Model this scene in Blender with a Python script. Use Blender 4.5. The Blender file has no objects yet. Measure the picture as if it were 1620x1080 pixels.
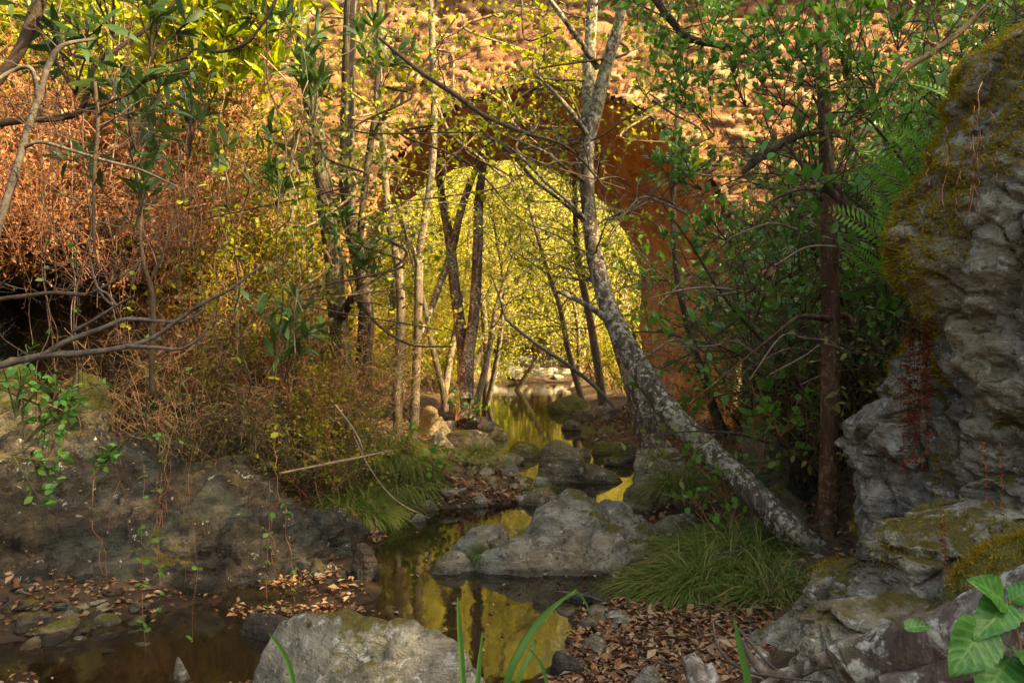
import bpy, bmesh, math, random
import numpy as np
from mathutils import Vector
R = math.radians
scene = bpy.context.scene
COL = scene.collection
F = 1260.0                      # focal length in photo pixels
CAMZ = 1.5

def at(px, py, d):              # a point seen at photo pixel px,py standing d metres away
    return np.array([(px - 810) * d / F, d, CAMZ - (py - 540) * d / F])

# ------------------------------------------------------------------ noise
def _hash(ix, iy, iz, seed):
    h = (ix.astype(np.int64) * 374761393 + iy.astype(np.int64) * 668265263 + iz.astype(np.int64) * 2147483647 + seed * 1274126177) & 0xffffffff
    h = ((h ^ (h >> 13)) * 1274126177) & 0xffffffff
    h = ((h ^ (h >> 16)) * 2246822519) & 0xffffffff
    h = h ^ (h >> 15)
    return (h & 0xffffff) / float(0x7fffff) - 1.0

def vnoise(p, seed=0):
    p = np.asarray(p, float)
    i = np.floor(p); f = p - i
    i = i.astype(np.int64)
    u = f * f * f * (f * (f * 6 - 15) + 10)
    out = np.zeros(len(p))
    for dx in (0, 1):
        wx = u[:, 0] if dx else 1 - u[:, 0]
        for dy in (0, 1):
            wy = u[:, 1] if dy else 1 - u[:, 1]
            for dz in (0, 1):
                wz = u[:, 2] if dz else 1 - u[:, 2]
                out += wx * wy * wz * _hash(i[:, 0] + dx, i[:, 1] + dy, i[:, 2] + dz, seed)
    return out

ROT = np.array([[0.36, 0.48, -0.8], [-0.8, 0.6, 0.0], [0.48, 0.64, 0.6]])
def fbm(p, octv=4, seed=0, gain=0.5):
    p = np.asarray(p, float); a = 1.0; s = 0; n = 0
    for k in range(octv):
        s = s + a * vnoise(p, seed + k); n += a
        p = (p @ ROT.T) * 2.03; a *= gain
    return s / n
def ridged(p, octv=4, seed=0, gain=0.55):
    p = np.asarray(p, float); a = 1.0; s = 0; n = 0
    for k in range(octv):
        s = s + a * (1 - 2 * np.abs(vnoise(p, seed + k))); n += a
        p = (p @ ROT.T) * 2.03; a *= gain
    return s / n
def worley(p, seed=0):
    """F1, F2 and the tone of the cell, 3D."""
    i = np.floor(p).astype(np.int64); f1 = np.full(len(p), 9.); f2 = np.full(len(p), 9.); tone = np.zeros(len(p))
    for dx in (-1, 0, 1):
        for dy in (-1, 0, 1):
            for dz in (-1, 0, 1):
                a, b, c = i[:, 0] + dx, i[:, 1] + dy, i[:, 2] + dz
                q = np.stack([a + .5 + .45 * _hash(a, b, c, seed), b + .5 + .45 * _hash(a, b, c, seed + 1), c + .5 + .45 * _hash(a, b, c, seed + 2)], 1)
                d = np.linalg.norm(p - q, axis=1); n = d < f1
                f2 = np.where(n, f1, np.minimum(f2, d)); tone = np.where(n, _hash(a, b, c, seed + 3), tone); f1 = np.where(n, d, f1)
    return f1, f2, tone
def fracture(p, seed, depth=.35):
    """Broken-block relief: offset blocks parted by narrow cracks."""
    w = p + .22 * np.stack([fbm(p * 1.5 + k * 7, 3, seed + k) for k in range(3)], 1)
    f1, f2, t = worley(w, seed); g, h, t2 = worley(w * 2.3 + 5, seed + 20)
    return .55 * t + .28 * t2 - depth * (1 - sstep(0, .1, f2 - f1)) - .5 * depth * (1 - sstep(0, .12, h - g))
def sstep(a, b, x):
    t = np.clip((x - a) / (b - a), 0, 1)
    return t * t * (3 - 2 * t)
def unit(v):
    v = np.asarray(v, float)
    return v / np.maximum(np.linalg.norm(v, axis=-1, keepdims=True), 1e-9)

# ------------------------------------------------------------------ mesh building
class MB:
    def __init__(self):
        self.v = []; self.loops = []; self.tot = []; self.n = 0; self.attr = []
    def add(self, verts, faces, attr=0.0):
        verts = np.asarray(verts, np.float32).reshape(-1, 3); faces = np.asarray(faces, np.int64)
        self.v.append(verts); self.loops.append((faces + self.n).reshape(-1))
        self.tot.append(np.full(len(faces), faces.shape[1], np.int64))
        self.n += len(verts)
        a = np.asarray(attr, np.float32)
        self.attr.append(np.full(len(verts), a, np.float32) if a.ndim == 0 else a)
    def mesh(self, name, mat, smooth=True, use_attr=False):
        me = bpy.data.meshes.new(name)
        if self.n:
            v = np.concatenate(self.v); lo = np.concatenate(self.loops).astype(np.int32); tot = np.concatenate(self.tot).astype(np.int32)
            me.vertices.add(len(v)); me.vertices.foreach_set('co', v.reshape(-1))
            me.loops.add(len(lo)); me.loops.foreach_set('vertex_index', lo)
            me.polygons.add(len(tot))
            st = np.zeros(len(tot), np.int32); st[1:] = np.cumsum(tot)[:-1]
            me.polygons.foreach_set('loop_start', st); me.polygons.foreach_set('loop_total', tot)
            if smooth: me.polygons.foreach_set('use_smooth', np.ones(len(tot), bool))
            if use_attr:
                at_ = me.attributes.new('tone', 'FLOAT', 'POINT'); at_.data.foreach_set('value', np.concatenate(self.attr))
            me.update(calc_edges=True); me.validate()
        me.materials.append(mat)
        return me
    def build(self, name, mat, parent=None, smooth=True, use_attr=False, offset=None):
        me = self.mesh(name, mat, smooth, use_attr)
        o = bpy.data.objects.new(name, me); COL.objects.link(o)
        if parent is not None: o.parent = parent
        if offset is not None: o.location = offset
        return o

def tag(o, label=None, cat=None, group=None, kind=None):
    if label: o['label'] = label
    if cat: o['category'] = cat
    if group: o['group'] = group
    if kind: o['kind'] = kind
    return o
def empty(name, loc, label, cat, group=None, rz=0, sc=1.0):
    o = bpy.data.objects.new(name, None); COL.objects.link(o)
    o.location = loc; o.rotation_euler = (0, 0, rz)
    o.scale = (sc, sc, sc) if np.isscalar(sc) else sc
    o.empty_display_size = 0.1
    return tag(o, label, cat, group)
def dup(root, loc, rz=0, sc=1.0, label=None, group=None, rx=0.0):
    r = root.copy(); COL.objects.link(r)
    r.location = loc; r.rotation_euler = (rx, 0, rz); r.scale = (sc, sc, sc) if np.isscalar(sc) else sc
    if label: r['label'] = label
    if group: r['group'] = group
    for ch in list(root.children):
        c = ch.copy(); COL.objects.link(c); c.parent = r
        for g in list(ch.children):
            q = g.copy(); COL.objects.link(q); q.parent = c
    return r

def smooth_poly(pts, n):
    """Catmull-Rom through rows of (x, y, z, radius ...), n points per span."""
    p = np.asarray(pts, float)
    if len(p) < 3 or n <= 1:
        return p
    q = np.vstack([2 * p[0] - p[1], p, 2 * p[-1] - p[-2]])
    t = np.linspace(0, 1, n, endpoint=False)[:, None]
    out = []
    for k in range(1, len(q) - 2):
        a, b, c, d = q[k - 1], q[k], q[k + 1], q[k + 2]
        out.append(0.5 * ((2 * b) + (-a + c) * t + (2 * a - 5 * b + 4 * c - d) * t ** 2 + (-a + 3 * b - 3 * c + d) * t ** 3))
    out.append(p[-1:])
    return np.vstack(out)

def tube(mb, pts, rad, sides=6, rough=0.0, seed=0, cap=True):
    pts = np.asarray(pts, float); n = len(pts)
    rad = np.broadcast_to(np.asarray(rad, float), (n,))
    tg = np.gradient(pts, axis=0); tg = unit(tg)
    up = np.array([0.31, 0.17, 0.93]) if abs(tg[0] @ np.array([0.31, 0.17, 0.93])) < 0.9 else np.array([1.0, 0, 0])
    nrm = np.zeros_like(pts)
    u = up - tg[0] * (up @ tg[0]); u /= np.linalg.norm(u)
    for k in range(n):
        u = u - tg[k] * (u @ tg[k]); u /= max(np.linalg.norm(u), 1e-9); nrm[k] = u
    bi = np.cross(tg, nrm)
    a = np.linspace(0, 2 * np.pi, sides, endpoint=False)
    ring = pts[:, None, :] + rad[:, None, None] * (np.cos(a)[None, :, None] * nrm[:, None, :] + np.sin(a)[None, :, None] * bi[:, None, :])
    v = ring.reshape(-1, 3)
    if rough > 0:
        c = np.repeat(pts, sides, 0); dirv = v - c
        rr = np.repeat(rad, sides)
        s = 1.3 / max(rad.max(), 1e-3)
        k = fbm(v * np.array([s, s, s * 0.45]), 3, seed) + 0.5 * ridged(v * np.array([s * 2, s * 2, s * .5]), 2, seed + 9)
        v = v + dirv / np.maximum(np.linalg.norm(dirv, axis=1, keepdims=True), 1e-9) * (rr * k * rough)[:, None]
    i = np.arange(n - 1)[:, None] * sides; j = np.arange(sides)[None, :]; j2 = (j + 1) % sides
    f = np.stack([i + j, i + j2, i + sides + j2, i + sides + j], -1).reshape(-1, 4)
    mb.add(v, f)
    if cap and sides >= 5:
        for k, rev in ((0, True), (n - 1, False)):
            b = mb.n
            ids = np.arange(sides)
            vv = np.vstack([v[k * sides:(k + 1) * sides], pts[k:k + 1] + (tg[k] * rad[k] * (0.35 if not rev else -0.2))])
            ff = np.stack([ids, (ids + 1) % sides, np.full(sides, sides)], 1)
            mb.add(vv, ff[:, ::-1] if rev else ff)

# leaves ------------------------------------------------------------
LEAF = {
 'round': (np.array([[0, 0, 0], [.34, 0, -.05], [.72, 0, -.06], [1, 0, -.12], [.3, .28, .03], [.7, .34, .02], [.3, -.28, .03], [.7, -.34, .02]]),
           [np.array([[0, 1, 4], [0, 6, 1], [2, 3, 5], [2, 7, 3]]), np.array([[1, 2, 5, 4], [1, 6, 7, 2]])]),
 'oval': (np.array([[0, 0, 0], [.4, 0, -.04], [.7, 0, -.07], [1, 0, -.16], [.35, .24, .03], [.68, .19, 0], [.35, -.24, .03], [.68, -.19, 0]]),
           [np.array([[0, 1, 4], [0, 6, 1], [2, 3, 5], [2, 7, 3]]), np.array([[1, 2, 5, 4], [1, 6, 7, 2]])]),
 'long': (np.array([[0, 0, 0], [.35, 0, .03], [.7, 0, 0], [1, 0, -.12], [.3, .085, .045], [.65, .07, .02], [.3, -.085, .045], [.65, -.07, .02]]),
           [np.array([[0, 1, 4], [0, 6, 1], [2, 3, 5], [2, 7, 3]]), np.array([[1, 2, 5, 4], [1, 6, 7, 2]])]),
 'quad': (np.array([[0, 0, 0], [.5, .33, .07], [1, 0, -.06], [.5, -.33, .07]]), [np.array([[0, 2, 1], [0, 3, 2]])]),
 'slim': (np.array([[0, 0, 0], [.5, .09, .02], [1, 0, -.08], [.5, -.09, .02]]), [np.array([[0, 2, 1], [0, 3, 2]])]),
 'dry': (np.array([[0, 0, 0], [.45, .3, .2], [1, .05, .1], [.5, -.28, .16], [.5, 0, -.02]]), [np.array([[0, 4, 1], [4, 2, 1], [0, 3, 4], [4, 3, 2]])]),
 'tri': (np.array([[0, .08, 0], [1, 0, -.1], [0, -.08, 0]]), [np.array([[0, 2, 1]])]),
}
def leaves(mb, pos, dirs, length, shape, rng, nrm=None, wide=1.0):
    pos = np.asarray(pos, float).reshape(-1, 3); n = len(pos)
    if n == 0: return
    t, fl = LEAF[shape]
    d = unit(dirs)
    if nrm is None:
        nrm = rng.normal(size=(n, 3)) * 0.55 + np.array([0, 0, 1.0])
    b = unit(np.cross(nrm, d)); w = np.cross(d, b)
    L = np.broadcast_to(np.asarray(length, float), (n,))[:, None, None]
    v = pos[:, None, :] + L * (t[None, :, 0:1] * d[:, None, :] + wide * t[None, :, 1:2] * b[:, None, :] + t[None, :, 2:3] * w[:, None, :])
    k = len(t)
    base = np.arange(n)[:, None, None] * k
    n0 = mb.n
    mb.add(v.reshape(-1, 3), (base + fl[0][None]).reshape(-1, fl[0].shape[1]))
    for f in fl[1:]:
        ff = (base + f[None]).reshape(-1, f.shape[1]) + n0
        mb.loops.append(ff.reshape(-1)); mb.tot.append(np.full(len(ff), ff.shape[1], np.int64))

def wander(rng, p, d, L, n, w=0.15, g=0.0):
    p = np.array(p, float); d = unit(np.array(d, float)); out = [p.copy()]
    s = L / n
    for k in range(n):
        d = d + rng.normal(size=3) * w; d[2] += g; d = unit(d)
        p = p + d * s; out.append(p.copy())
    return np.array(out)

# ------------------------------------------------------------------ materials
def ramp(nt, stops, interp='LINEAR'):
    n = nt.nodes.new('ShaderNodeValToRGB'); cr = n.color_ramp; cr.interpolation = interp
    while len(cr.elements) > 1: cr.elements.remove(cr.elements[-1])
    for k, (p, c) in enumerate(stops):
        e = cr.elements[0] if k == 0 else cr.elements.new(p)
        e.position = p; e.color = (*c, 1) if len(c) == 3 else c
    return n
def g3(v): return (v, v, v)
def newmat(name):
    m = bpy.data.materials.new(name); m.use_nodes = True
    nt = m.node_tree
    for n in list(nt.nodes): nt.nodes.remove(n)
    out = nt.nodes.new('ShaderNodeOutputMaterial')
    return m, nt, out
def noise(nt, scale, detail=4, rough=.55, vec=None, dist=0.0):
    n = nt.nodes.new('ShaderNodeTexNoise'); n.inputs['Scale'].default_value = scale; n.inputs['Detail'].default_value = detail
    n.inputs['Roughness'].default_value = rough; n.inputs['Distortion'].default_value = dist
    if vec is not None: nt.links.new(vec, n.inputs['Vector'])
    return n
def mixc(nt, fac, a, b, mode='MIX'):
    n = nt.nodes.new('ShaderNodeMix'); n.data_type = 'RGBA'; n.blend_type = mode
    for sock, val in ((n.inputs[0], fac), (n.inputs[6], a), (n.inputs[7], b)):
        if isinstance(val, (int, float)): sock.default_value = val
        elif isinstance(val, tuple): sock.default_value = (*val, 1) if len(val) == 3 else val
        else: nt.links.new(val, sock)
    return n.outputs[2]
def math_(nt, op, a, b=None, clamp=False):
    n = nt.nodes.new('ShaderNodeMath'); n.operation = op; n.use_clamp = clamp
    for k, val in enumerate((a, b)):
        if val is None: continue
        if isinstance(val, (int, float)): n.inputs[k].default_value = val
        else: nt.links.new(val, n.inputs[k])
    return n.outputs[0]
def mapped(nt, scale, rot=(0, 0, 0), src='pos'):
    if src == 'pos':
        g = nt.nodes.new('ShaderNodeNewGeometry'); s = g.outputs['Position']
    else:
        g = nt.nodes.new('ShaderNodeTexCoord'); s = g.outputs['Object']
    mp = nt.nodes.new('ShaderNodeMapping'); mp.inputs['Scale'].default_value = scale; mp.inputs['Rotation'].default_value = rot
    nt.links.new(s, mp.inputs['Vector']); return mp.outputs[0]
def bump(nt, h, strength, dist):
    b = nt.nodes.new('ShaderNodeBump'); b.inputs['Strength'].default_value = strength; b.inputs['Distance'].default_value = dist
    nt.links.new(h, b.inputs['Height']); return b.outputs[0]
def principled(nt, out, color, rough=.8, normal=None, spec=.3):
    p = nt.nodes.new('ShaderNodeBsdfPrincipled')
    if isinstance(color, tuple): p.inputs['Base Color'].default_value = (*color, 1)
    else: nt.links.new(color, p.inputs['Base Color'])
    if isinstance(rough, (int, float)): p.inputs['Roughness'].default_value = rough
    else: nt.links.new(rough, p.inputs['Roughness'])
    p.inputs['Specular IOR Level'].default_value = spec
    if normal is not None: nt.links.new(normal, p.inputs['Normal'])
    if out is not None: nt.links.new(p.outputs[0], out.inputs[0])
    return p

def mat_leaf(name, cols, trans=.4, tcol=None, rough=.5, spec=.25, trans_gain=1.25, tree=.15):
    m, nt, out = newmat(name)
    g = nt.nodes.new('ShaderNodeNewGeometry')
    oi = nt.nodes.new('ShaderNodeObjectInfo')
    r = math_(nt, 'ADD', math_(nt, 'MULTIPLY', g.outputs['Random Per Island'], 1 - tree), math_(nt, 'MULTIPLY', oi.outputs['Random'], tree))
    k = len(cols)
    rp = ramp(nt, [(i / max(k - 1, 1), c) for i, c in enumerate(cols)])
    nt.links.new(r, rp.inputs[0])
    nz = noise(nt, 60, 2, .6, mapped(nt, (1, 1, 1)))
    col = mixc(nt, .25, rp.outputs[0], mixc(nt, 1.0, rp.outputs[0], nz.outputs['Fac'], 'MULTIPLY'))
    p = principled(nt, None, col, rough, None, spec)
    tr = nt.nodes.new('ShaderNodeBsdfTranslucent')
    tc = mixc(nt, 1.0, col, tcol if tcol else (trans_gain, trans_gain, trans_gain * .55), 'MULTIPLY')
    nt.links.new(tc, tr.inputs[0])
    mx = nt.nodes.new('ShaderNodeMixShader'); mx.inputs[0].default_value = trans
    nt.links.new(p.outputs[0], mx.inputs[1]); nt.links.new(tr.outputs[0], mx.inputs[2]); nt.links.new(mx.outputs[0], out.inputs[0])
    return m

def mat_bark(name, dark, mid, light, lichen=.5, sc=1.0, reddish=None):
    m, nt, out = newmat(name)
    v = mapped(nt, (14 * sc, 14 * sc, 3.2 * sc)); v2 = mapped(nt, (1, 1, 1))
    n1 = noise(nt, 1.0, 6, .65, v); n2 = noise(nt, 17 * sc, 6, .68, v2, .15); n3 = noise(nt, 45 * sc, 3, .6, v2); n4 = noise(nt, 2.2, 3, .5, v2)
    base = ramp(nt, [(.3, dark), (.52, mid), (.7, tuple(.5 * (a + b) for a, b in zip(mid, light)))]); nt.links.new(n1.outputs['Fac'], base.inputs[0])
    lm = ramp(nt, [(.60 - .2 * lichen, g3(0)), (.66 - .2 * lichen, g3(1))]); nt.links.new(math_(nt, 'ADD', math_(nt, 'MULTIPLY', n2.outputs['Fac'], .55), math_(nt, 'ADD', math_(nt, 'MULTIPLY', n4.outputs['Fac'], .27), math_(nt, 'MULTIPLY', n3.outputs['Fac'], .18))), lm.inputs[0])
    c = mixc(nt, math_(nt, 'MULTIPLY', lm.outputs[0], .85), base.outputs[0], light)
    gr = ramp(nt, [(.5, g3(0)), (.65, g3(.55))]); nt.links.new(n4.outputs['Fac'], gr.inputs[0])
    c = mixc(nt, gr.outputs[0], c, reddish if reddish else (.07, .075, .025))
    h = math_(nt, 'ADD', n1.outputs['Fac'], math_(nt, 'MULTIPLY', n3.outputs['Fac'], .4))
    principled(nt, out, c, .85, bump(nt, h, .9, .02), .2)
    return m

def mat_rock(name, dark, mid, light, moss=.4, mosscol=(.105, .085, .014), ochre=.3, lichen=.4, tilt=(.5, .3, .2), wet=False, green=.3, bscale=1.0, mossup=.35):
    m, nt, out = newmat(name)
    v = mapped(nt, (1, 1, 1)); vs = mapped(nt, (2.2, 2.2, 11), tilt)
    n0 = noise(nt, 1.6, 5, .6, v, .8); n1 = noise(nt, 5.5, 8, .66, v, .5); n2 = noise(nt, 1.0, 6, .65, vs, .7); n3 = noise(nt, 30, 5, .7, v); n5 = noise(nt, 95, 3, .6, v)
    a = math_(nt, 'ADD', math_(nt, 'MULTIPLY', n1.outputs['Fac'], .45), math_(nt, 'MULTIPLY', n2.outputs['Fac'], .4))
    a = math_(nt, 'ADD', a, math_(nt, 'MULTIPLY', n3.outputs['Fac'], .15))
    base = ramp(nt, [(.34, dark), (.46, tuple(.6 * x + .4 * y for x, y in zip(dark, mid))), (.53, mid), (.68, light)]); nt.links.new(a, base.inputs[0])
    c = base.outputs[0]
    oc = ramp(nt, [(.5, g3(0)), (.64, g3(ochre))]); nt.links.new(n0.outputs['Fac'], oc.inputs[0])
    c = mixc(nt, oc.outputs[0], c, (.26, .185, .085))
    gm = ramp(nt, [(.36, g3(green)), (.48, g3(0))]); nt.links.new(n0.outputs['Fac'], gm.inputs[0])
    c = mixc(nt, gm.outputs[0], c, (.105, .14, .12))
    # lichen spots, pale
    n6 = noise(nt, 13, 6, .72, v, .3)
    ls = ramp(nt, [(.63 - .09 * lichen, g3(0)), (.67 - .09 * lichen, g3(.8))]); nt.links.new(n6.outputs['Fac'], ls.inputs[0])
    c = mixc(nt, ls.outputs[0], c, (.46, .46, .41))
    # rust-dark spots
    n7 = noise(nt, 22, 5, .7, v)
    ds_ = ramp(nt, [(.33, g3(.8)), (.42, g3(0))]); nt.links.new(n7.outputs['Fac'], ds_.inputs[0])
    c = mixc(nt, ds_.outputs[0], c, tuple(.45 * x for x in dark))
    # moss on ledges
    g = nt.nodes.new('ShaderNodeNewGeometry'); sp = nt.nodes.new('ShaderNodeSeparateXYZ'); nt.links.new(g.outputs['Normal'], sp.inputs[0])
    n8 = noise(nt, 2.6, 6, .65, v, .4)
    mm = math_(nt, 'ADD', math_(nt, 'MULTIPLY', sp.outputs[2], mossup), n8.outputs['Fac'])
    mr = ramp(nt, [(.5 + .34 * (1 - moss), g3(0)), (.58 + .34 * (1 - moss), g3(.95))]); nt.links.new(mm, mr.inputs[0])
    mv = ramp(nt, [(.3, tuple(.6 * x for x in mosscol)), (.7, tuple(1.35 * x for x in mosscol))]); nt.links.new(n3.outputs['Fac'], mv.inputs[0])
    c = mixc(nt, mr.outputs[0], c, mv.outputs[0])
    sz = nt.nodes.new('ShaderNodeSeparateXYZ'); nt.links.new(g.outputs['Position'], sz.inputs[0])
    wz = math_(nt, 'SUBTRACT', math_(nt, 'MULTIPLY', n0.outputs['Fac'], .09), sz.outputs[2])
    wr = ramp(nt, [(.0, g3(0)), (.03, g3(1))]); nt.links.new(wz, wr.inputs[0])
    c = mixc(nt, math_(nt, 'MULTIPLY', wr.outputs[0], .62), c, tuple(.4 * x for x in dark))
    rgh = math_(nt, 'SUBTRACT', .5 if wet else .82, math_(nt, 'MULTIPLY', wr.outputs[0], .42))
    h = math_(nt, 'ADD', math_(nt, 'MULTIPLY', n1.outputs['Fac'], 1.0), math_(nt, 'ADD', math_(nt, 'MULTIPLY', n2.outputs['Fac'], 1.1), math_(nt, 'ADD', math_(nt, 'MULTIPLY', n3.outputs['Fac'], .5), math_(nt, 'MULTIPLY', n5.outputs['Fac'], .2))))
    principled(nt, out, c, rgh, bump(nt, h, 1.0, .075 * bscale), .35 if wet else .25)
    return m

def mat_simple(name, c1, c2, scale=12, rough=.85, bs=.5, bd=.02, stretch=(1, 1, 1), spec=.2, c3=None):
    m, nt, out = newmat(name)
    v = mapped(nt, stretch)
    n1 = noise(nt, scale, 7, .65, v, .3); n2 = noise(nt, scale * 5, 4, .6, v)
    a = math_(nt, 'ADD', math_(nt, 'MULTIPLY', n1.outputs['Fac'], .7), math_(nt, 'MULTIPLY', n2.outputs['Fac'], .3))
    rp = ramp(nt, [(.35, c1), (.65, c2)] if c3 is None else [(.33, c1), (.5, c2), (.66, c3)]); nt.links.new(a, rp.inputs[0])
    principled(nt, out, rp.outputs[0], rough, bump(nt, a, bs, bd), spec)
    return m

M = {}
M['rock_grey'] = mat_rock('grey_rock', (.06, .052, .04), (.27, .245, .19), (.46, .43, .345), moss=.06, lichen=.4, ochre=.35, green=.5)
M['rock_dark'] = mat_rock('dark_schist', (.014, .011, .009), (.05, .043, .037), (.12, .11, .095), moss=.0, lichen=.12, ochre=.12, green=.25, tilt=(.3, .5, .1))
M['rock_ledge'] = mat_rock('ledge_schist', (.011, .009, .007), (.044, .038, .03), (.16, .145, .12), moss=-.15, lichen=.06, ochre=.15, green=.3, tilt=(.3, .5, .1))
M['rock_cliff'] = mat_rock('cliff_rock', (.06, .05, .037), (.29, .265, .21), (.55, .52, .44), moss=.1, lichen=.7, ochre=.5, green=.45, tilt=(.2, .9, .3), mossup=.42)
M['rock_pale'] = mat_rock('pale_rock', (.07, .06, .044), (.3, .275, .21), (.52, .49, .41), moss=.08, lichen=.8, ochre=.45, green=.2, tilt=(.2, 1.0, .3), mossup=.4)
M['rock_tan'] = mat_rock('tan_rock', (.05, .04, .024), (.2, .168, .105), (.36, .32, .22), moss=.15, lichen=.4, ochre=.55, green=.15, mosscol=(.1, .1, .02))
M['rock_mossy'] = mat_rock('mossy_rock', (.06, .05, .03), (.19, .17, .1), (.31, .29, .2), moss=.75, lichen=.3, ochre=.5, green=.1, mosscol=(.095, .095, .018))
M['bark_alder'] = mat_bark('lichened_alder_bark', (.02, .015, .01), (.07, .052, .037), (.42, .39, .32), .5, 1.5)
M['bark_dark'] = mat_bark('dark_bark', (.014, .01, .007), (.05, .036, .025), (.22, .19, .14), .2, 1.4)
M['bark_pale'] = mat_bark('pale_bark', (.045, .033, .022), (.13, .098, .065), (.33, .28, .21), .4, 1.4)
M['bark_red'] = mat_bark('reddish_bark', (.028, .014, .009), (.085, .043, .026), (.27, .18, .11), .34, 1.2, (.09, .035, .018))
M['twig_grey'] = mat_simple('grey_twig', (.03, .024, .02), (.12, .105, .09), 30)
M['twig_mid'] = mat_simple('weathered_twig', (.08, .06, .045), (.26, .2, .145), 20)
M['twig_dark'] = mat_simple('dark_twig', (.03, .02, .014), (.09, .062, .045), 30)
M['twig_tan'] = mat_simple('dry_stem', (.12, .07, .034), (.36, .24, .13), 9)
M['twig_red'] = mat_simple('reddish_stem', (.15, .06, .035), (.33, .15, .08), 25)
M['twig_thin'] = mat_simple('dark_green_stem', (.03, .035, .015), (.07, .07, .03), 30)
M['soil'] = mat_simple('brown_soil', (.018, .011, .007), (.062, .04, .023), 3.5, .95, .9, .06, c3=(.105, .07, .04))
def wet_soil(m):
    nt = m.node_tree; p = [n for n in nt.nodes if n.type == 'BSDF_PRINCIPLED'][0]; src = p.inputs['Base Color'].links[0].from_socket
    g = nt.nodes.new('ShaderNodeNewGeometry'); sz = nt.nodes.new('ShaderNodeSeparateXYZ'); nt.links.new(g.outputs['Position'], sz.inputs[0])
    n = noise(nt, 7, 5, .65, mapped(nt, (1, 1, 1))); w = ramp(nt, [(0, g3(0)), (.05, g3(1))])
    nt.links.new(math_(nt, 'SUBTRACT', math_(nt, 'MULTIPLY', n.outputs['Fac'], .15), sz.outputs[2]), w.inputs[0])
    nt.links.new(mixc(nt, math_(nt, 'MULTIPLY', w.outputs[0], .8), src, (.016, .0105, .007)), p.inputs['Base Color'])
    nt.links.new(math_(nt, 'SUBTRACT', .95, math_(nt, 'MULTIPLY', w.outputs[0], .5)), p.inputs['Roughness'])
wet_soil(M['soil'])
M['log_bark'] = mat_bark('lichened_log_bark', (.035, .024, .019), (.11, .08, .062), (.4, .39, .34), .5, .9)
# foliage
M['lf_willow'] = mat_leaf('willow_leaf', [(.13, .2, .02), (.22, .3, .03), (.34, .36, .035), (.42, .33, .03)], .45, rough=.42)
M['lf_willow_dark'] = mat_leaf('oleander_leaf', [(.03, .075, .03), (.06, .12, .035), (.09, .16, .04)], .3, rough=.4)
M['lf_alder'] = mat_leaf('alder_leaf', [(.13, .18, .015), (.22, .27, .02), (.33, .34, .025), (.42, .36, .03)], .5)
M['lf_far'] = mat_leaf('far_leaf', [(.08, .13, .025), (.23, .28, .045), (.38, .41, .06), (.53, .5, .075), (.62, .5, .09)], .58, tcol=(1.7, 1.42, 1.3), tree=.5)
M['lf_ever'] = mat_leaf('evergreen_leaf', [(.045, .14, .03), (.08, .23, .045), (.13, .3, .06), (.2, .31, .07)], .3, rough=.38, spec=.35)
M['lf_olive'] = mat_leaf('olive_leaf', [(.08, .12, .03), (.14, .18, .04), (.21, .22, .06), (.24, .18, .07)], .35)
M['lf_dead'] = mat_leaf('dead_leaf', [(.1, .035, .018), (.24, .085, .04), (.4, .17, .08), (.36, .24, .12), (.17, .09, .04), (.2, .2, .04)], .35, tcol=(1.3, .9, .6), rough=.7)
M['lf_brown'] = mat_leaf('fallen_leaf', [(.05, .026, .015), (.13, .055, .026), (.24, .1, .045), (.3, .16, .075), (.36, .26, .16), (.18, .12, .08), (.09, .04, .022)], .1, tcol=(1, .8, .6), rough=.7)
M['lf_fern'] = mat_leaf('fern_leaf', [(.09, .24, .025), (.15, .32, .035)], .4)
M['lf_rusty'] = mat_leaf('rusty_fern', [(.16, .035, .016), (.25, .065, .025)], .3, tcol=(1.2, .8, .5), rough=.7)
M['grass'] = mat_leaf('grass_blade', [(.045, .1, .018), (.09, .17, .028), (.15, .21, .04), (.24, .23, .07), (.36, .27, .13)], .35)
M['blade'] = mat_leaf('sedge_blade', [(.06, .17, .04), (.1, .24, .05)], .35)
M['moss'] = mat_leaf('moss_tuft', [(.18, .125, .014), (.3, .215, .024), (.3, .26, .036)], .3, rough=.8, spec=.1)
M['lf_vine'] = mat_leaf('vine_leaf', [(.06, .16, .03), (.11, .25, .04), (.15, .3, .05)], .4)
M['lf_ivy'] = mat_leaf('broad_leaf', [(.055, .2, .03), (.09, .27, .045)], .35, rough=.35, spec=.4)
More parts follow.
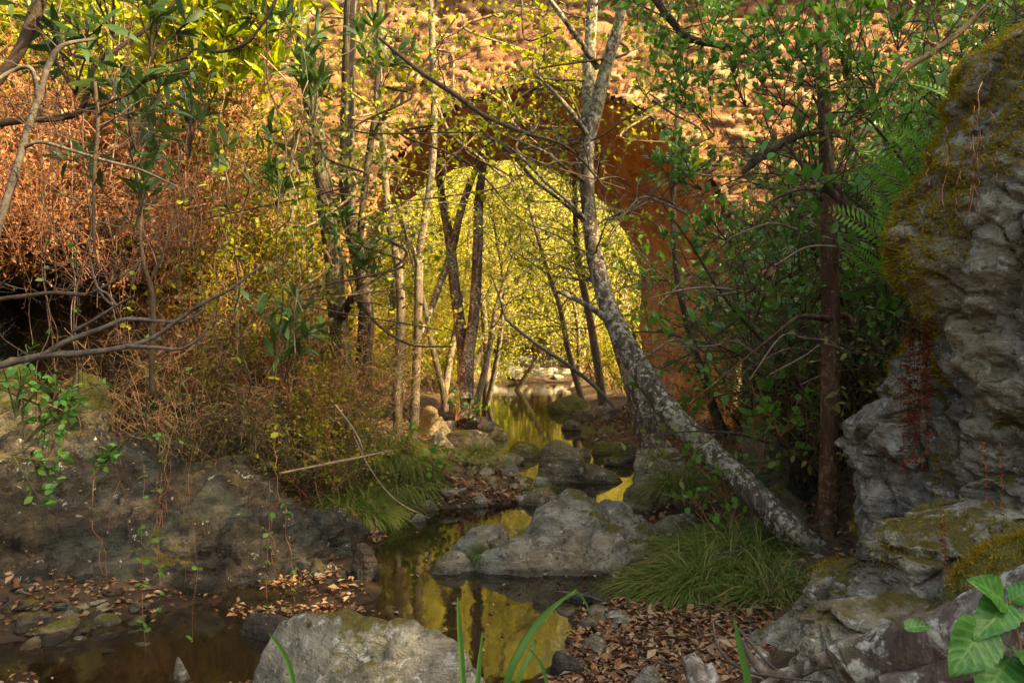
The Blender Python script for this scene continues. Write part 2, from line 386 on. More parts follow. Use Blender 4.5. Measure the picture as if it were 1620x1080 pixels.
# ------------------------------------------------------------------ terrain and water
CH = np.array([  # d, left shore x, right shore x
 (-20, -1.0, .6), (0, -.8, .3), (3.0, -.75, .12), (3.5, -.9, .2), (4.1, -.85, .33), (4.85, -.88, .46), (5.5, -.95, .62), (6.3, -1.0, .75), (6.9, -.9, 1.0), (7.15, -.6, 1.05),
 (7.4, .2, 1.08), (8.4, .3, 1.28), (9, .15, 1.48), (9.8, -.1, 1.5), (10.6, -.3, 1.4), (12.6, -.3, 1.15), (17, -.75, 1.35), (23, -.85, 1.6), (29, -.9, 2.1), (60, -.9, 2.2), (300, -.9, 2.2)])
def gz(x, y):
    x = np.atleast_1d(np.asarray(x, float)); y = np.atleast_1d(np.asarray(y, float))
    L = np.interp(y, CH[:, 0], CH[:, 1]); Rr = np.interp(y, CH[:, 0], CH[:, 2])
    p = np.stack([x, y, np.zeros_like(x)], 1)
    wob = .1 * vnoise(p * 2.3, 3) + .04 * vnoise(p * 7, 4)
    eL = L - x + wob; eR = x - Rr + wob
    zl_gorge = np.interp(eL, [0, .3, 1, 2, 3, 4.5, 7, 12, 60], [0, .07, .22, .6, 1.4, 3.0, 4.6, 5.6, 9])
    zl_flat = np.interp(eL, [0, .3, 1.5, 3, 5, 8, 14, 60], [0, .07, .16, .3, .6, 1.3, 3, 10])
    zl_near = np.interp(eL, [0, .4, 2.2, 3.2, 5, 8, 14, 60], [0, .02, .03, .3, 1.2, 3.2, 5, 9])
    k = sstep(9.2, 12.5, y); n = 1 - sstep(5.6, 7.0, y)
    zl = zl_gorge * (1 - k) + zl_flat * k
    zl = zl * (1 - n) + zl_near * n
    zr_gorge = np.interp(eR, [0, .3, 1, 1.6, 2.2, 3.5, 6, 8.6, 12, 60], [0, .04, .1, .2, .55, 2.1, 5.6, 8.3, 8.6, 9])
    zr_flat = np.interp(eR, [0, .4, 1.2, 2.5, 5, 9, 16, 60], [0, .1, .22, .4, .6, 1.0, 2, 8])
    k2 = sstep(8.8, 13.5, y)
    zr = zr_gorge * (1 - k2) + zr_flat * k2
    inside = np.maximum(np.minimum(-eL, -eR), 0)
    z = np.where(eL > 0, zl, np.where(eR > 0, zr, -np.minimum(.32, inside * .55)))
    out = np.maximum(np.maximum(eL, eR), 0)
    z = z + np.minimum(.03 + .06 * out, .35) * fbm(p * 1.3, 4, 8) + .014 * fbm(p * 6, 3, 5) * np.minimum(out * 6, 1)
    # the sunny bar that closes the far pool, hills beyond
    bar = sstep(28.3, 30.2, y) * .28 + sstep(30, 36, y) * .5 + sstep(36, 60, y) * 2.2 + sstep(60, 190, y) * 26
    far = sstep(27.5, 30, y)
    z = z * (1 - far) + np.maximum(z, 0) * far + bar
    z = z + sstep(40, 150, np.abs(x)) * 16
    # puddle beside the big ledge
    pd = np.hypot((x + 1.5) / .62, (y - 3.95) / .42)
    z = z - .2 * np.exp(-pd ** 4) * (y < 5)
    # hollow under the overhang in the bank
    hv = np.hypot((x + 4.3) / 1.5, (y - 7.2) / 1.2)
    z = z * (1 - .8 * np.exp(-hv ** 4))
    return z

def axis_(segs):
    return np.unique(np.concatenate([np.linspace(a, b, n) for a, b, n in segs]).round(4))
gx = axis_([(-300, -60, 9), (-60, -15, 16), (-15, -6, 31), (-6, -2.6, 45), (-2.6, 2.6, 140), (2.6, 7, 56), (7, 15, 28), (15, 60, 16), (60, 300, 9)])
gy = axis_([(-60, -10, 12), (-10, 1, 23), (1, 3, 20), (3, 9.5, 150), (9.5, 16, 70), (16, 36, 80), (36, 70, 24), (70, 350, 20)])
X, Y = np.meshgrid(gx, gy)
Z = gz(X.ravel(), Y.ravel())
nx, ny = len(gx), len(gy)
ii = (np.arange(ny - 1)[:, None] * nx + np.arange(nx - 1)[None, :]).ravel()
mb = MB(); mb.add(np.stack([X.ravel(), Y.ravel(), Z], 1), np.stack([ii, ii + 1, ii + nx + 1, ii + nx], 1))
tag(mb.build('ground', M['soil']), kind='structure')

def mat_water():
    m, nt, out = newmat('stream_water')
    v = mapped(nt, (1, .55, 1))
    n1 = noise(nt, 2.6, 2, .5, v); n2 = noise(nt, 16, 2, .5, v)
    h = math_(nt, 'ADD', n1.outputs['Fac'], math_(nt, 'MULTIPLY', n2.outputs['Fac'], .12))
    n3 = noise(nt, 3, 4, .6, v)
    rp = ramp(nt, [(.3, (.006, .004, .002)), (.7, (.016, .011, .005))]); nt.links.new(n3.outputs['Fac'], rp.inputs[0])
    p = principled(nt, out, rp.outputs[0], .05, bump(nt, h, .14, .03), .5)
    p.inputs['IOR'].default_value = 1.75
    return m
mb = MB(); xs = np.linspace(-9, 9, 37); ys = np.linspace(-12, 32, 89)
X, Y = np.meshgrid(xs, ys); nx, ny = len(xs), len(ys)
ii = (np.arange(ny - 1)[:, None] * nx + np.arange(nx - 1)[None, :]).ravel()
mb.add(np.stack([X.ravel(), Y.ravel(), np.zeros(X.size)], 1), np.stack([ii, ii + 1, ii + nx + 1, ii + nx], 1))
tag(mb.build('stream_water', mat_water()), kind='structure')

# ------------------------------------------------------------------ bridge
BY0, BY1 = 11.0, 15.3
BXC, BR, BSP = .45, 2.65, 2.35          # arch centre on the near face, radius, springing height
SK = -.6 / (BY1 - BY0)
def mat_stone():
    m, nt, out = newmat('rubble_masonry')
    at_ = nt.nodes.new('ShaderNodeAttribute'); at_.attribute_name = 'tone'
    v = mapped(nt, (1, 1, 1)); n1 = noise(nt, 9, 7, .7, v); n2 = noise(nt, 40, 4, .6, v); n3 = noise(nt, 1.3, 3, .5, v)
    a = math_(nt, 'ADD', math_(nt, 'MULTIPLY', at_.outputs['Fac'], .6), math_(nt, 'MULTIPLY', n1.outputs['Fac'], .4))
    rp = ramp(nt, [(.15, (.05, .026, .014)), (.38, (.16, .082, .042)), (.6, (.28, .15, .075)), (.85, (.4, .27, .16))]); nt.links.new(a, rp.inputs[0])
    st = ramp(nt, [(.45, g3(0)), (.62, g3(.6))]); nt.links.new(n3.outputs['Fac'], st.inputs[0])
    c = mixc(nt, st.outputs[0], rp.outputs[0], (.24, .11, .05))
    principled(nt, out, c, .9, bump(nt, math_(nt, 'ADD', n1.outputs['Fac'], math_(nt, 'MULTIPLY', n2.outputs['Fac'], .5)), 1, .03), .15)
    return m
M['masonry'] = mat_stone()
M['barrel'] = mat_simple('orange_lime_render', (.17, .075, .03), (.45, .22, .092), 2.6, .95, .9, .04, (1, 1, .35), .1, (.56, .36, .2))
bridge = empty('stone_bridge', (BXC, BY0, 0), 'old orange stone bridge whose round arch spans the stream', 'bridge')
off = np.array([BXC, BY0, 0])
rng = np.random.default_rng(5)
def cells2(u, v, seed):
    """F1, F2 and a random tone of an irregular stone pattern on the plane."""
    iu = np.floor(u).astype(np.int64); iv = np.floor(v).astype(np.int64)
    f1 = np.full(len(u), 9.); f2 = np.full(len(u), 9.); tone = np.zeros(len(u))
    for du in (-1, 0, 1):
        for dv in (-1, 0, 1):
            cu, cv = iu + du, iv + dv; zz = np.zeros_like(cu)
            px = cu + .5 + .42 * _hash(cu, cv, zz, seed); py = cv + .5 + .38 * _hash(cu, cv, zz, seed + 1)
            d = np.hypot(u - px, v - py); t = _hash(cu, cv, zz, seed + 2) * .5 + .5
            nearer = d < f1
            f2 = np.where(nearer, f1, np.minimum(f2, d)); tone = np.where(nearer, t, tone); f1 = np.where(nearer, d, f1)
    return f1, f2, tone
def face(y, fx0, fx1, step, ztop, seed, flip=False):
    xs = np.arange(fx0, fx1, step); zs = np.arange(-.4, ztop, step)
    X, Z = np.meshgrid(xs, zs); X = X.ravel(); Z = Z.ravel()
    f1, f2, tone = cells2(X / .33 + .25 * vnoise(np.stack([X, Z, Z * 0], 1) * 2, 4), Z / .125, seed)
    relief = sstep(0, .1, f2 - f1) * (.035 + .055 * tone) + .035 * fbm(np.stack([X, Z, Z * 0], 1) * 7, 4, 6)
    Yv = y - relief * (1 if not flip else -1)
    xc = BXC + SK * (y - BY0)
    nx, ny = len(xs), len(zs)
    ii = (np.arange(ny - 1)[:, None] * nx + np.arange(nx - 1)[None, :]).ravel()
    mx = X[ii] + step / 2 - xc; mz = Z[ii] + step / 2
    hole = np.where(mz < BSP, np.abs(mx) < BR + .05, np.hypot(mx, mz - BSP) < BR + .05)
    ii = ii[~hole]
    f = np.stack([ii, ii + 1, ii + nx + 1, ii + nx], 1)
    if flip: f = f[:, ::-1]
    m_ = MB(); m_.add(np.stack([X, Yv, Z], 1) - off, f, tone); return m_
face(BY0, -8, 10, .03, 6.7, 21).build('near_wall', M['masonry'], bridge, use_attr=True)
face(BY1, -10, 10, .1, 6.7, 31, True).build('far_wall', M['masonry'], bridge, use_attr=True)
# vault: straight jambs and half-circle, swept from face to face
ang = np.linspace(0, np.pi, 70)
ang = np.linspace(0, np.pi, 190)
prof = np.vstack([np.stack([np.full(70, BR), np.linspace(-.4, BSP, 70, endpoint=False)], 1), np.stack([BR * np.cos(ang), BSP + BR * np.sin(ang)], 1), np.stack([np.full(70, -BR), np.linspace(BSP, -.4, 71)[1:]], 1)])
ys = np.linspace(BY0 - .02, BY1 + .02, 120)
PX = prof[:, 0][None, :] + BXC + SK * (ys[:, None] - BY0); PZ = np.broadcast_to(prof[:, 1][None, :], PX.shape); PY = np.broadcast_to(ys[:, None], PX.shape)
V = np.stack([PX.ravel(), PY.ravel(), PZ.ravel()], 1)
cdir = np.stack([BXC + SK * (V[:, 1] - BY0) - V[:, 0], np.zeros(len(V)), np.maximum(BSP - V[:, 2], -9) * (V[:, 2] > BSP)], 1)
arc = np.concatenate([[0], np.cumsum(np.linalg.norm(np.diff(prof, axis=0), axis=1))]); AU = np.broadcast_to(arc[None, :], PX.shape).ravel()
vf1, vf2, vt = cells2(V[:, 1] / .34, AU / .13, 51)
V = V + unit(cdir) * (sstep(0, .25, vf2 - vf1) * (.01 + .03 * vt))[:, None]
V = V + unit(cdir) * (.05 * fbm(V * 1.7, 4, 12) + .025 * ridged(V * np.array([4, 4, 9]), 3, 14))[:, None]
npf = len(prof)
ii = (np.arange(len(ys) - 1)[:, None] * npf + np.arange(npf - 1)[None, :]).ravel()
mb = MB(); mb.add(V - off, np.stack([ii, ii + npf, ii + npf + 1, ii + 1], 1)); mb.build('vault', M['barrel'], bridge)
# ring of thin upright slates
mb = MB()
def block(m_, c, ax, hx, tone):     # box from centre, axes (3x3 rows), half sizes
    s = np.array([[a, b, c_] for a in (-1, 1) for b in (-1, 1) for c_ in (-1, 1)], float)
    s = s * (1 + rng.normal(size=s.shape) * .1)
    v = c + (s * hx) @ ax
    m_.add(v, np.array([[0, 1, 3, 2], [4, 6, 7, 5], [0, 4, 5, 1], [2, 3, 7, 6], [0, 2, 6, 4], [1, 5, 7, 3]]), tone)
a = -.12
while a < np.pi + .12:
    th = rng.uniform(.03, .1); ln = rng.uniform(.25, .42); a2 = a + th / BR
    am = (a + a2) / 2 + rng.normal() * .016
    rad = np.array([np.cos(am), 0, np.sin(am)]); tan = np.array([-np.sin(am), 0, np.cos(am)])
    pr = rng.uniform(.015, .045)
    c = np.array([BXC, BY0, BSP]) + rad * (BR - .02 + ln / 2) + np.array([0, .08 - pr, 0])
    block(mb, c - off, np.stack([tan, [0, 1, 0], rad]), np.array([th * .46, .1, ln / 2]), rng.uniform(.1, .8))
    a = a2
mb.build('arch_ring', M['masonry'], bridge, smooth=False, use_attr=True)
mb = MB()
for x0 in ():
    block(mb, np.array([x0 + .45, BY0 - .06, 6.16]) - off, np.eye(3), np.array([.44, .14, .06]), rng.uniform(.2, .7))
mb = MB(); block(mb, np.array([0, (BY0 + BY1) / 2, 6.6]) - off, np.eye(3), np.array([10, (BY1 - BY0) / 2 - .05, .12]), .5)
mb.build('deck', M['masonry'], bridge, smooth=False, use_attr=True)

# ------------------------------------------------------------------ rocks
_ico = {}
def ico(n):
    if n not in _ico:
        bm = bmesh.new(); bmesh.ops.create_icosphere(bm, subdivisions=n, radius=1)
        _ico[n] = (np.array([v.co[:] for v in bm.verts]), np.array([[v.index for v in f.verts] for f in bm.faces])); bm.free()
    return _ico[n]
def boulder(label, c, s, seed, mat='rock_grey', rot=0.0, sub=5, amp=.09, planes=13, cat='rock', name='boulder', group=None, strata=.35, p=9, rough=1.0):
    rg = np.random.default_rng(seed)
    d, f = ico(sub)
    n = unit(rg.normal(size=(planes, 3))); dd = rg.uniform(.68, 1.0, planes)
    q = np.maximum(d @ n.T, 0) / dd
    r = (np.sum(q ** p, 1) + .35 ** p) ** (-1 / p)
    v = d * np.minimum(r, 1.5)[:, None]
    lo, hi = v.min(0), v.max(0); v = (v - (lo + hi) / 2) / ((hi - lo) / 2)
    s = np.array(s, float); v = v * s
    k = s.mean() ; w = v / k + seed * 3.7
    tl = np.array([[.8, .1, .6], [-.1, 1, 0], [-.55, 0, .83]])
    disp = .8 * fbm(w * 1.3, 4, seed) + .5 * ridged(w * 2.6, 4, seed + 3) * .6 + strata * ridged((w @ tl.T) * np.array([1.1, 1.1, 5.5]), 3, seed + 7) + .16 * fbm(w * 11, 4, seed + 11) * rough
    if rough and sub >= 4: disp = disp + .75 * fracture(w * 1.5, seed + 31)
    v = v + unit(d / s) * (disp * amp * k)[:, None]
    ca, sa = math.cos(rot), math.sin(rot)
    v = v @ np.array([[ca, sa, 0], [-sa, ca, 0], [0, 0, 1]])
    m_ = MB(); m_.add(v, f)
    o = m_.build(name, M[mat], offset=tuple(c))
    return tag(o, label, cat, group)
def rock_px(label, x0, x1, yt, yb, seed, d=None, deep=.8, mat='rock_grey', sink=.06, **kw):
    """A boulder whose box in the photo is x0..x1, top yt, foot yb; the foot stands d metres away."""
    if d is None: d = 1890. / (yb - 540)
    hx = (x1 - x0) / 2 / F * d
    hy = hx * deep; dc = d + hy * .8
    hx = (x1 - x0) / 2 / F * dc
    zt = CAMZ - (yt - 540) / F * dc; zb = CAMZ - (yb - 540) / F * d
    zc = zb - sink; return boulder(label, ((x0 + x1) / 2 * dc / F - 810 * dc / F, dc, zc), (hx, hy, max(zt - zc, .04)), seed, mat, **kw)

def field_rock(label, x0, x1, y0, y1, step, lobes, seed, mat, amp=.05, name='boulder', base=-.35, tl=None, power=.75):
    """A low outcrop: lobes (x, y, height, rx, ry, turn) blended into one skin, then weathered."""
    xs = np.arange(x0, x1 + step, step); ys = np.arange(y0, y1 + step, step)
    X, Y = np.meshgrid(xs, ys); X = X.ravel(); Y = Y.ravel()
    p = np.stack([X, Y, X * 0], 1)
    wx = X + .07 * fbm(p * 2.6, 3, seed) ; wy = Y + .07 * fbm(p * 2.6 + 9, 3, seed + 1)
    acc = np.zeros(len(X))
    for (cx, cy, h, rx, ry, t) in lobes:
        ca, sa = math.cos(t), math.sin(t)
        u = ((wx - cx) * ca + (wy - cy) * sa) / rx; v = (-(wx - cx) * sa + (wy - cy) * ca) / ry
        q = np.clip(1 - u * u - v * v, -1.2, 1)
        hh = (h - base) * np.where(q > 0, np.maximum(q, 0) ** power, q * .6)
        acc += np.exp(hh * 22)
    z = base + np.log(acc) / 22
    edge = np.minimum(np.minimum(X - x0, x1 - X), np.minimum(Y - y0, y1 - Y))
    z = np.where(edge < step * 1.5, base - .3, z)
    v = np.stack([X, Y, z], 1)
    nx, ny = len(xs), len(ys)
    g = np.stack([-np.gradient(z.reshape(ny, nx), step, axis=1).ravel(), -np.gradient(z.reshape(ny, nx), step, axis=0).ravel(), np.ones(len(X))], 1)
    tl = np.array(tl if tl is not None else [[.8, .1, .6], [-.1, 1, 0], [-.55, 0, .83]])
    dsp = .8 * fbm(v * 2.4, 4, seed + 5) + .7 * ridged((v @ tl.T) * np.array([2.2, 2.2, 9]), 4, seed + 6) + .35 * ridged(v * 6, 3, seed + 9) + .25 * fbm(v * 20, 4, seed + 8)
    dsp = dsp + .8 * fracture(v * np.array([3.2, 3.2, 4.5]), seed + 33)
    v = v + unit(g) * (dsp * amp)[:, None]
    ii = (np.arange(ny - 1)[:, None] * nx + np.arange(nx - 1)[None, :]).ravel()
    c = np.array([(x0 + x1) / 2, (y0 + y1) / 2, 0])
    m_ = MB(); m_.add(v - c, np.stack([ii, ii + 1, ii + nx + 1, ii + nx], 1))
    o = m_.build(name, M[mat], offset=tuple(c)); tag(o, label, 'rock'); return o, v

mid_rock, mid_v = field_rock('large pale grey boulder split into ridges in the middle of the pools', -.85, 1.25, 4.75, 6.75, .011, [
    (.42, 5.75, .40, .5, .62, .2), (.30, 5.35, .27, .34, .36, 0), (.1, 5.28, .17, .5, .26, .1), (-.2, 5.62, .17, .40, .15, .55), (-.42, 5.22, .09, .25, .15, 0), (.62, 5.4, .24, .26, .4, .4),
    (.72, 5.85, .27, .42, .5, 0), (.85, 5.5, .1, .36, .3, .3), (-.3, 5.45, .09, .14, .14, 0), (.4, 5.15, .07, .62, .22, 0)], 41, 'rock_grey', .05)
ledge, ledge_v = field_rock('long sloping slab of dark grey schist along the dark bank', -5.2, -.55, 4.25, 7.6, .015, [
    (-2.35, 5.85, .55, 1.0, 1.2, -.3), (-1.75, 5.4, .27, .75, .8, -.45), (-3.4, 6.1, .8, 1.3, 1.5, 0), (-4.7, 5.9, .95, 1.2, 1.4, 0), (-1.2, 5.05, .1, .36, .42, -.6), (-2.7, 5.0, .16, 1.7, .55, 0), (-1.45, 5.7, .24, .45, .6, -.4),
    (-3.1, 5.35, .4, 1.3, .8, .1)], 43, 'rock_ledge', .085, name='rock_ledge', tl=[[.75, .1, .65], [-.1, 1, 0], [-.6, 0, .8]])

rock_px('rounded brown boulder with a smooth dome between the two pools', 846, 938, 696, 764, 7, mat='rock_tan', amp=.05, deep=.9, sub=6, strata=.15)
rock_px('low brown tail of stone running into the water from the domed boulder', 880, 986, 730, 762, 8, mat='rock_tan', amp=.06, d=8.45, deep=.45, strata=.2)
rock_px('knobbly lichen-covered boulder at the foot of the leaning trunk', 1004, 1084, 709, 775, 9, d=7.3, mat='rock_pale', amp=.13, deep=.9, sub=6)
rock_px('dark worn rock under the knobbly boulder at the water edge', 984, 1060, 762, 818, 10, d=6.95, mat='rock_tan', amp=.1, deep=.9)
rock_px('low tan rock behind the tall green grass clump', 1028, 1140, 806, 872, 12, d=6.0, mat='rock_tan', amp=.08, deep=.8)
rock_px('flat tan stone beside the pale ridged boulder', 960, 1046, 862, 905, 13, d=5.4, mat='rock_tan', amp=.1, deep=.8, sink=.04)
rock_px('dark low rock in the water behind the domed boulder', 798, 872, 697, 722, 14, d=10.3, mat='rock_mossy', amp=.07, deep=.6)
rock_px('big humped brown rock at the head of the stone strip', 640, 722, 640, 705, 15, d=11.6, mat='rock_tan', amp=.07, deep=.9, group=None)
rock_px('brown rock under the twin dark trunks', 690, 788, 680, 716, 16, d=11.0, mat='rock_tan', amp=.07, deep=.7)
rock_px('squat brown rock below the humped rock', 674, 730, 680, 730, 17, d=10.2, mat='rock_tan', amp=.07)
rock_px('smooth yellowish rock on the stone strip', 724, 792, 706, 738, 18, d=9.9, mat='rock_tan', amp=.06)
rock_px('broad pale yellow rock topped with a grass tuft', 712, 786, 715, 765, 19, d=8.9, mat='rock_tan', amp=.07)
rock_px('greenish rounded rock under the drooping grass tuft', 732, 788, 736, 776, 20, d=8.1, mat='rock_grey', amp=.06)
rock_px('pale pointed rock beside the white water', 778, 832, 724, 760, 22, d=8.7, mat='rock_grey', amp=.08)
rock_px('flat pale stone slab at the edge of the dark channel', 806, 886, 768, 808, 23, d=7.25, mat='rock_tan', amp=.07, deep=.7)
rock_px('small oval grey stone among dry leaves', 708, 733, 768, 786, 24, d=7.8, mat='rock_grey', amp=.04, sub=4)
rock_px('rounded grey stone below the greenish rock', 730, 762, 759, 780, 25, d=7.9, mat='rock_grey', amp=.05, sub=4)
rock_px('wedge-shaped grey stone at the middle pool edge', 744, 776, 779, 803, 26, d=7.25, mat='rock_grey', amp=.08, sub=4)
rock_px('small tilted tan stone in front of the flat slab', 786, 814, 775, 793, 27, d=7.5, mat='rock_tan', amp=.08, sub=4)
rock_px('little dark stone behind the tilted tan stone', 800, 826, 764, 782, 28, d=7.9, mat='rock_grey', amp=.08, sub=4)
rock_px('low mossy rock on the far shore by the pier', 916, 954, 675, 698, 29, d=12.2, mat='rock_mossy', amp=.07, sub=4)
rock_px('tan rock between two mossy rocks by the pier', 946, 980, 674, 698, 30, d=12.0, mat='rock_tan', amp=.07, sub=4)
rock_px('dark rock against the bridge pier', 972, 1010, 678, 702, 32, d=11.8, mat='rock_mossy', amp=.07, sub=4)
rock_px('wide flat mossy rock in front of the pier', 934, 1004, 697, 722, 33, d=10.6, mat='rock_mossy', amp=.07)
rock_px('sloping mossy rock at the foot of the upright dark trunk', 968, 1022, 702, 734, 34, d=9.9, mat='rock_mossy', amp=.07)
rock_px('sunlit tan rock under the arch', 936, 992, 644, 672, 35, d=14.5, mat='rock_tan', amp=.08)
rock_px('dark mossy root-bound rock leaning over the far pool', 866, 935, 628, 656, 36, d=16.6, mat='rock_mossy', amp=.12, deep=.7)
rock_px('grey lichen-spotted boulder cut off by the bottom edge', 325, 775, 984, 1150, 37, d=2.75, mat='rock_pale', amp=.09, deep=.6, sub=6, sink=.2, rot=-.2, planes=18)
rock_px('dark flat wet slab between the puddle and the pool', 350, 580, 972, 1040, 38, d=3.95, mat='rock_dark', amp=.07, deep=.55, sink=.05, sub=6)
rock_px('small grey stone on the shore of the near pool', 905, 962, 1004, 1036, 39, d=3.75, mat='rock_grey', amp=.06, sub=4)
rock_px('dark stone at the near pool beside the sedge', 868, 925, 1030, 1072, 40, d=3.5, mat='rock_dark', amp=.07, sub=4)
rock_px('half-buried grey stone in the leaf litter', 984, 1044, 1050, 1085, 42, d=3.3, mat='rock_grey', amp=.06, sub=4)
rock_px('dark sunken stone in the shade of the ridged boulder', 890, 950, 935, 965, 44, d=4.55, mat='rock_dark', amp=.05, sub=4)
rock_px('little upright pebble under the puddle stones', 272, 300, 1036, 1070, 45, d=3.5, mat='rock_grey', amp=.05, sub=4)
rock_px('dark jutting block at the end of the schist slab', 545, 602, 860, 955, 46, d=4.9, mat='rock_dark', amp=.12, deep=1.0, sub=6)
rock_px('pale cracked block on the shoulder of the schist slab', 440, 565, 800, 885, 47, d=5.5, mat='rock_ledge', amp=.13, deep=.8, sub=6)
rock_px('angular pale outcrop on top of the schist slab', 300, 420, 720, 800, 48, d=6.1, mat='rock_ledge', amp=.14, deep=.8, sub=6)
for k, (x0, x1, yt, yb, d) in enumerate([(716, 762, 642, 664, 14.5), (752, 792, 658, 680, 13.4), (770, 806, 676, 698, 12.2), (698, 740, 664, 688, 12.6), (905, 942, 648, 668, 14.6), (930, 975, 636, 656, 16.2), (888, 920, 664, 680, 13.4), (1000, 1045, 728, 752, 8.6), (955, 990, 722, 742, 9.6), (792, 830, 716, 732, 9.7), (690, 720, 735, 758, 8.7), (660, 700, 792, 815, 7.0), (900, 935, 706, 720, 10.3), (842, 872, 752, 768, 8.1), (822, 850, 700, 712, 10.9), (640, 676, 812, 836, 6.6)]):
    rock_px('rounded stone stepping back along the stream towards the arch', x0, x1, yt, yb, 300 + k, d=d, mat=('rock_tan', 'rock_grey')[k % 2], amp=.07, sub=5, group='stones stepping along the stream')
# overhang that keeps the hollow in the bank black
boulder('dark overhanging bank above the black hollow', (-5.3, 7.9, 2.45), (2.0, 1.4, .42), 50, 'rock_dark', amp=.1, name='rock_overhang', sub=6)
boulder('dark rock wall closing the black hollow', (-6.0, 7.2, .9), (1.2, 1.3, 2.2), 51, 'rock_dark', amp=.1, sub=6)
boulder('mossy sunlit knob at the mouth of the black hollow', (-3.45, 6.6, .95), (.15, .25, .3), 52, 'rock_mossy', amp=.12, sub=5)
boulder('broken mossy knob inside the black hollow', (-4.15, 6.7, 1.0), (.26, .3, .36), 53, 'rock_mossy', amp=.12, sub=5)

def cliff(label, rows, d, ry, pxr, seed, mat, amp=.12, name='cliff_rock', nseg=400, nrow=330, pw=2.3, lean=0.0):
    """A standing rock: each row (photo y, photo x of its near-side edge) becomes a rounded slice at depth d."""
    rows = np.array(rows, float)
    z = CAMZ - (rows[:, 0] - 540) / F * d; xl = (rows[:, 1] - 810) / F * d; xr = (pxr - 810) / F * d
    zz = np.linspace(z[0], z[-1], nrow); xx = np.interp(-zz, -z, xl)
    for _ in range(6): xx[1:-1] = .25 * xx[:-2] + .5 * xx[1:-1] + .25 * xx[2:]
    a = np.linspace(0, 2 * np.pi, nseg, endpoint=False)
    ca, sa = np.cos(a), np.sin(a)
    ex = np.sign(ca) * np.abs(ca) ** (2 / pw); ey = np.sign(sa) * np.abs(sa) ** (2 / pw)
    cx = (xx + xr) / 2; rx = (xr - xx) / 2
    cap = np.sqrt(np.clip(1 - np.clip((zz - (z[0] - .35)) / .36, 0, 1) ** 2, .0, 1))
    VX = cx[:, None] + rx[:, None] * ex[None]
    VY = d + lean * (zz[:, None] - z.min()) + (ry * (.35 + .65 * cap))[:, None] * np.where(ey > 0, .3 * sa, ey)[None]
    VZ = np.broadcast_to(zz[:, None], VX.shape)
    v = np.stack([VX.ravel(), VY.ravel(), VZ.ravel()], 1)
    nr = unit(np.stack([np.broadcast_to(ex[None], VX.shape).ravel(), np.broadcast_to(ey[None], VX.shape).ravel(), np.zeros(VX.size)], 1))
    tl = np.array([[.64, .1, -.75], [0, 1, .15], [.75, -.1, .64]])
    sw = (v @ tl.T) + .25 * np.stack([fbm(v * 1.3 + k * 5, 3, seed + 60 + k) for k in range(3)], 1)
    dsp = .8 * fbm(v * 1.1, 3, seed) + .26 * ridged(sw * np.array([1.2, 1.2, 2.0]), 4, seed + 2) + .3 * ridged(v * 4.2, 4, seed + 4) + .3 * fbm(v * 10, 5, seed + 6) + .35 * fbm(v * 2.2, 2, seed + 40) + .85 * fracture(sw * np.array([1.05, 1.05, 1.5]), seed + 8, .4) + .13 * fracture(sw * np.array([5, 5, 7]), seed + 18, .5)
    dsp = dsp - np.percentile(dsp, 60)
    v = v + nr * (dsp * amp)[:, None] + np.array([0, 0, 1.]) * (.4 * amp * fbm(v * 3, 3, seed + 12))[:, None]
    i = np.arange(nrow - 1)[:, None] * nseg; j = np.arange(nseg)[None]; j2 = (j + 1) % nseg
    f = np.stack([i + j, i + nseg + j, i + nseg + j2, i + j2], -1).reshape(-1, 4)
    c = np.array([cx.mean(), d, z.min()])
    m_ = MB(); m_.add(v - c, f)
    ids = np.arange(nseg); tv = np.vstack([v[:nseg], v[:nseg].mean(0, keepdims=True) + np.array([[0, 0, .05]])])
    m_.add(tv - c, np.stack([(ids + 1) % nseg, np.full(nseg, nseg), ids], 1))
    o = m_.build(name, M[mat], offset=tuple(c)); tag(o, label, 'rock')
    return o, v, f, c
big = cliff('huge lichen-grey cliff rock with hanging golden moss', [(10, 1700), (40, 1640), (70, 1592), (110, 1556), (150, 1535), (200, 1512), (250, 1476), (300, 1442), (350, 1418), (400, 1410), (435, 1418), (465, 1446), (520, 1458), (600, 1476), (700, 1490), (800, 1500), (1000, 1480), (1080, 1470)], 4.1, 1.0, 2050, 61, 'rock_cliff', .16)
second = cliff('mossy rock buttress in the cleft below the cliff overhang', [(545, 1462), (565, 1440), (600, 1410), (640, 1362), (665, 1332), (700, 1330), (740, 1345), (790, 1352), (850, 1350), (950, 1330), (1050, 1320)], 4.6, .75, 1640, 62, 'rock_cliff', .12, name='rock_buttress', nseg=260, nrow=200)
pale = cliff('pale fluted rock below the mossy cliff', [(800, 1430), (815, 1385), (850, 1362), (900, 1358), (950, 1350), (1000, 1340), (1080, 1335)], 3.55, .6, 1600, 63, 'rock_pale', .11, name='fluted_rock', nseg=260, nrow=180)
moundr = cliff('moss-capped rock behind the fallen log', [(838, 1660), (850, 1610), (872, 1560), (905, 1520), (940, 1490), (1000, 1455), (1080, 1420)], 2.75, .42, 1760, 64, 'rock_mossy', .05, name='mossy_rock', nseg=200, nrow=120)
toe = cliff('slanting pale rock toe reaching down to the leaf litter', [(888, 1322), (905, 1292), (940, 1272), (980, 1235), (1010, 1200), (1060, 1165)], 3.75, .4, 1440, 65, 'rock_pale', .09, name='rock_toe', nseg=180, nrow=120)
toe2 = cliff('low cracked rock block beside the driftwood', [(948, 1330), (965, 1290), (1000, 1268), (1040, 1262), (1090, 1255)], 3.2, .3, 1480, 66, 'rock_pale', .08, name='rock_toe', nseg=160, nrow=100)
rock_px('yellowish rounded rock behind the reddish pole trunk', 1165, 1320, 640, 860, 67, d=6.3, mat='rock_mossy', amp=.1, sub=6, deep=.7)
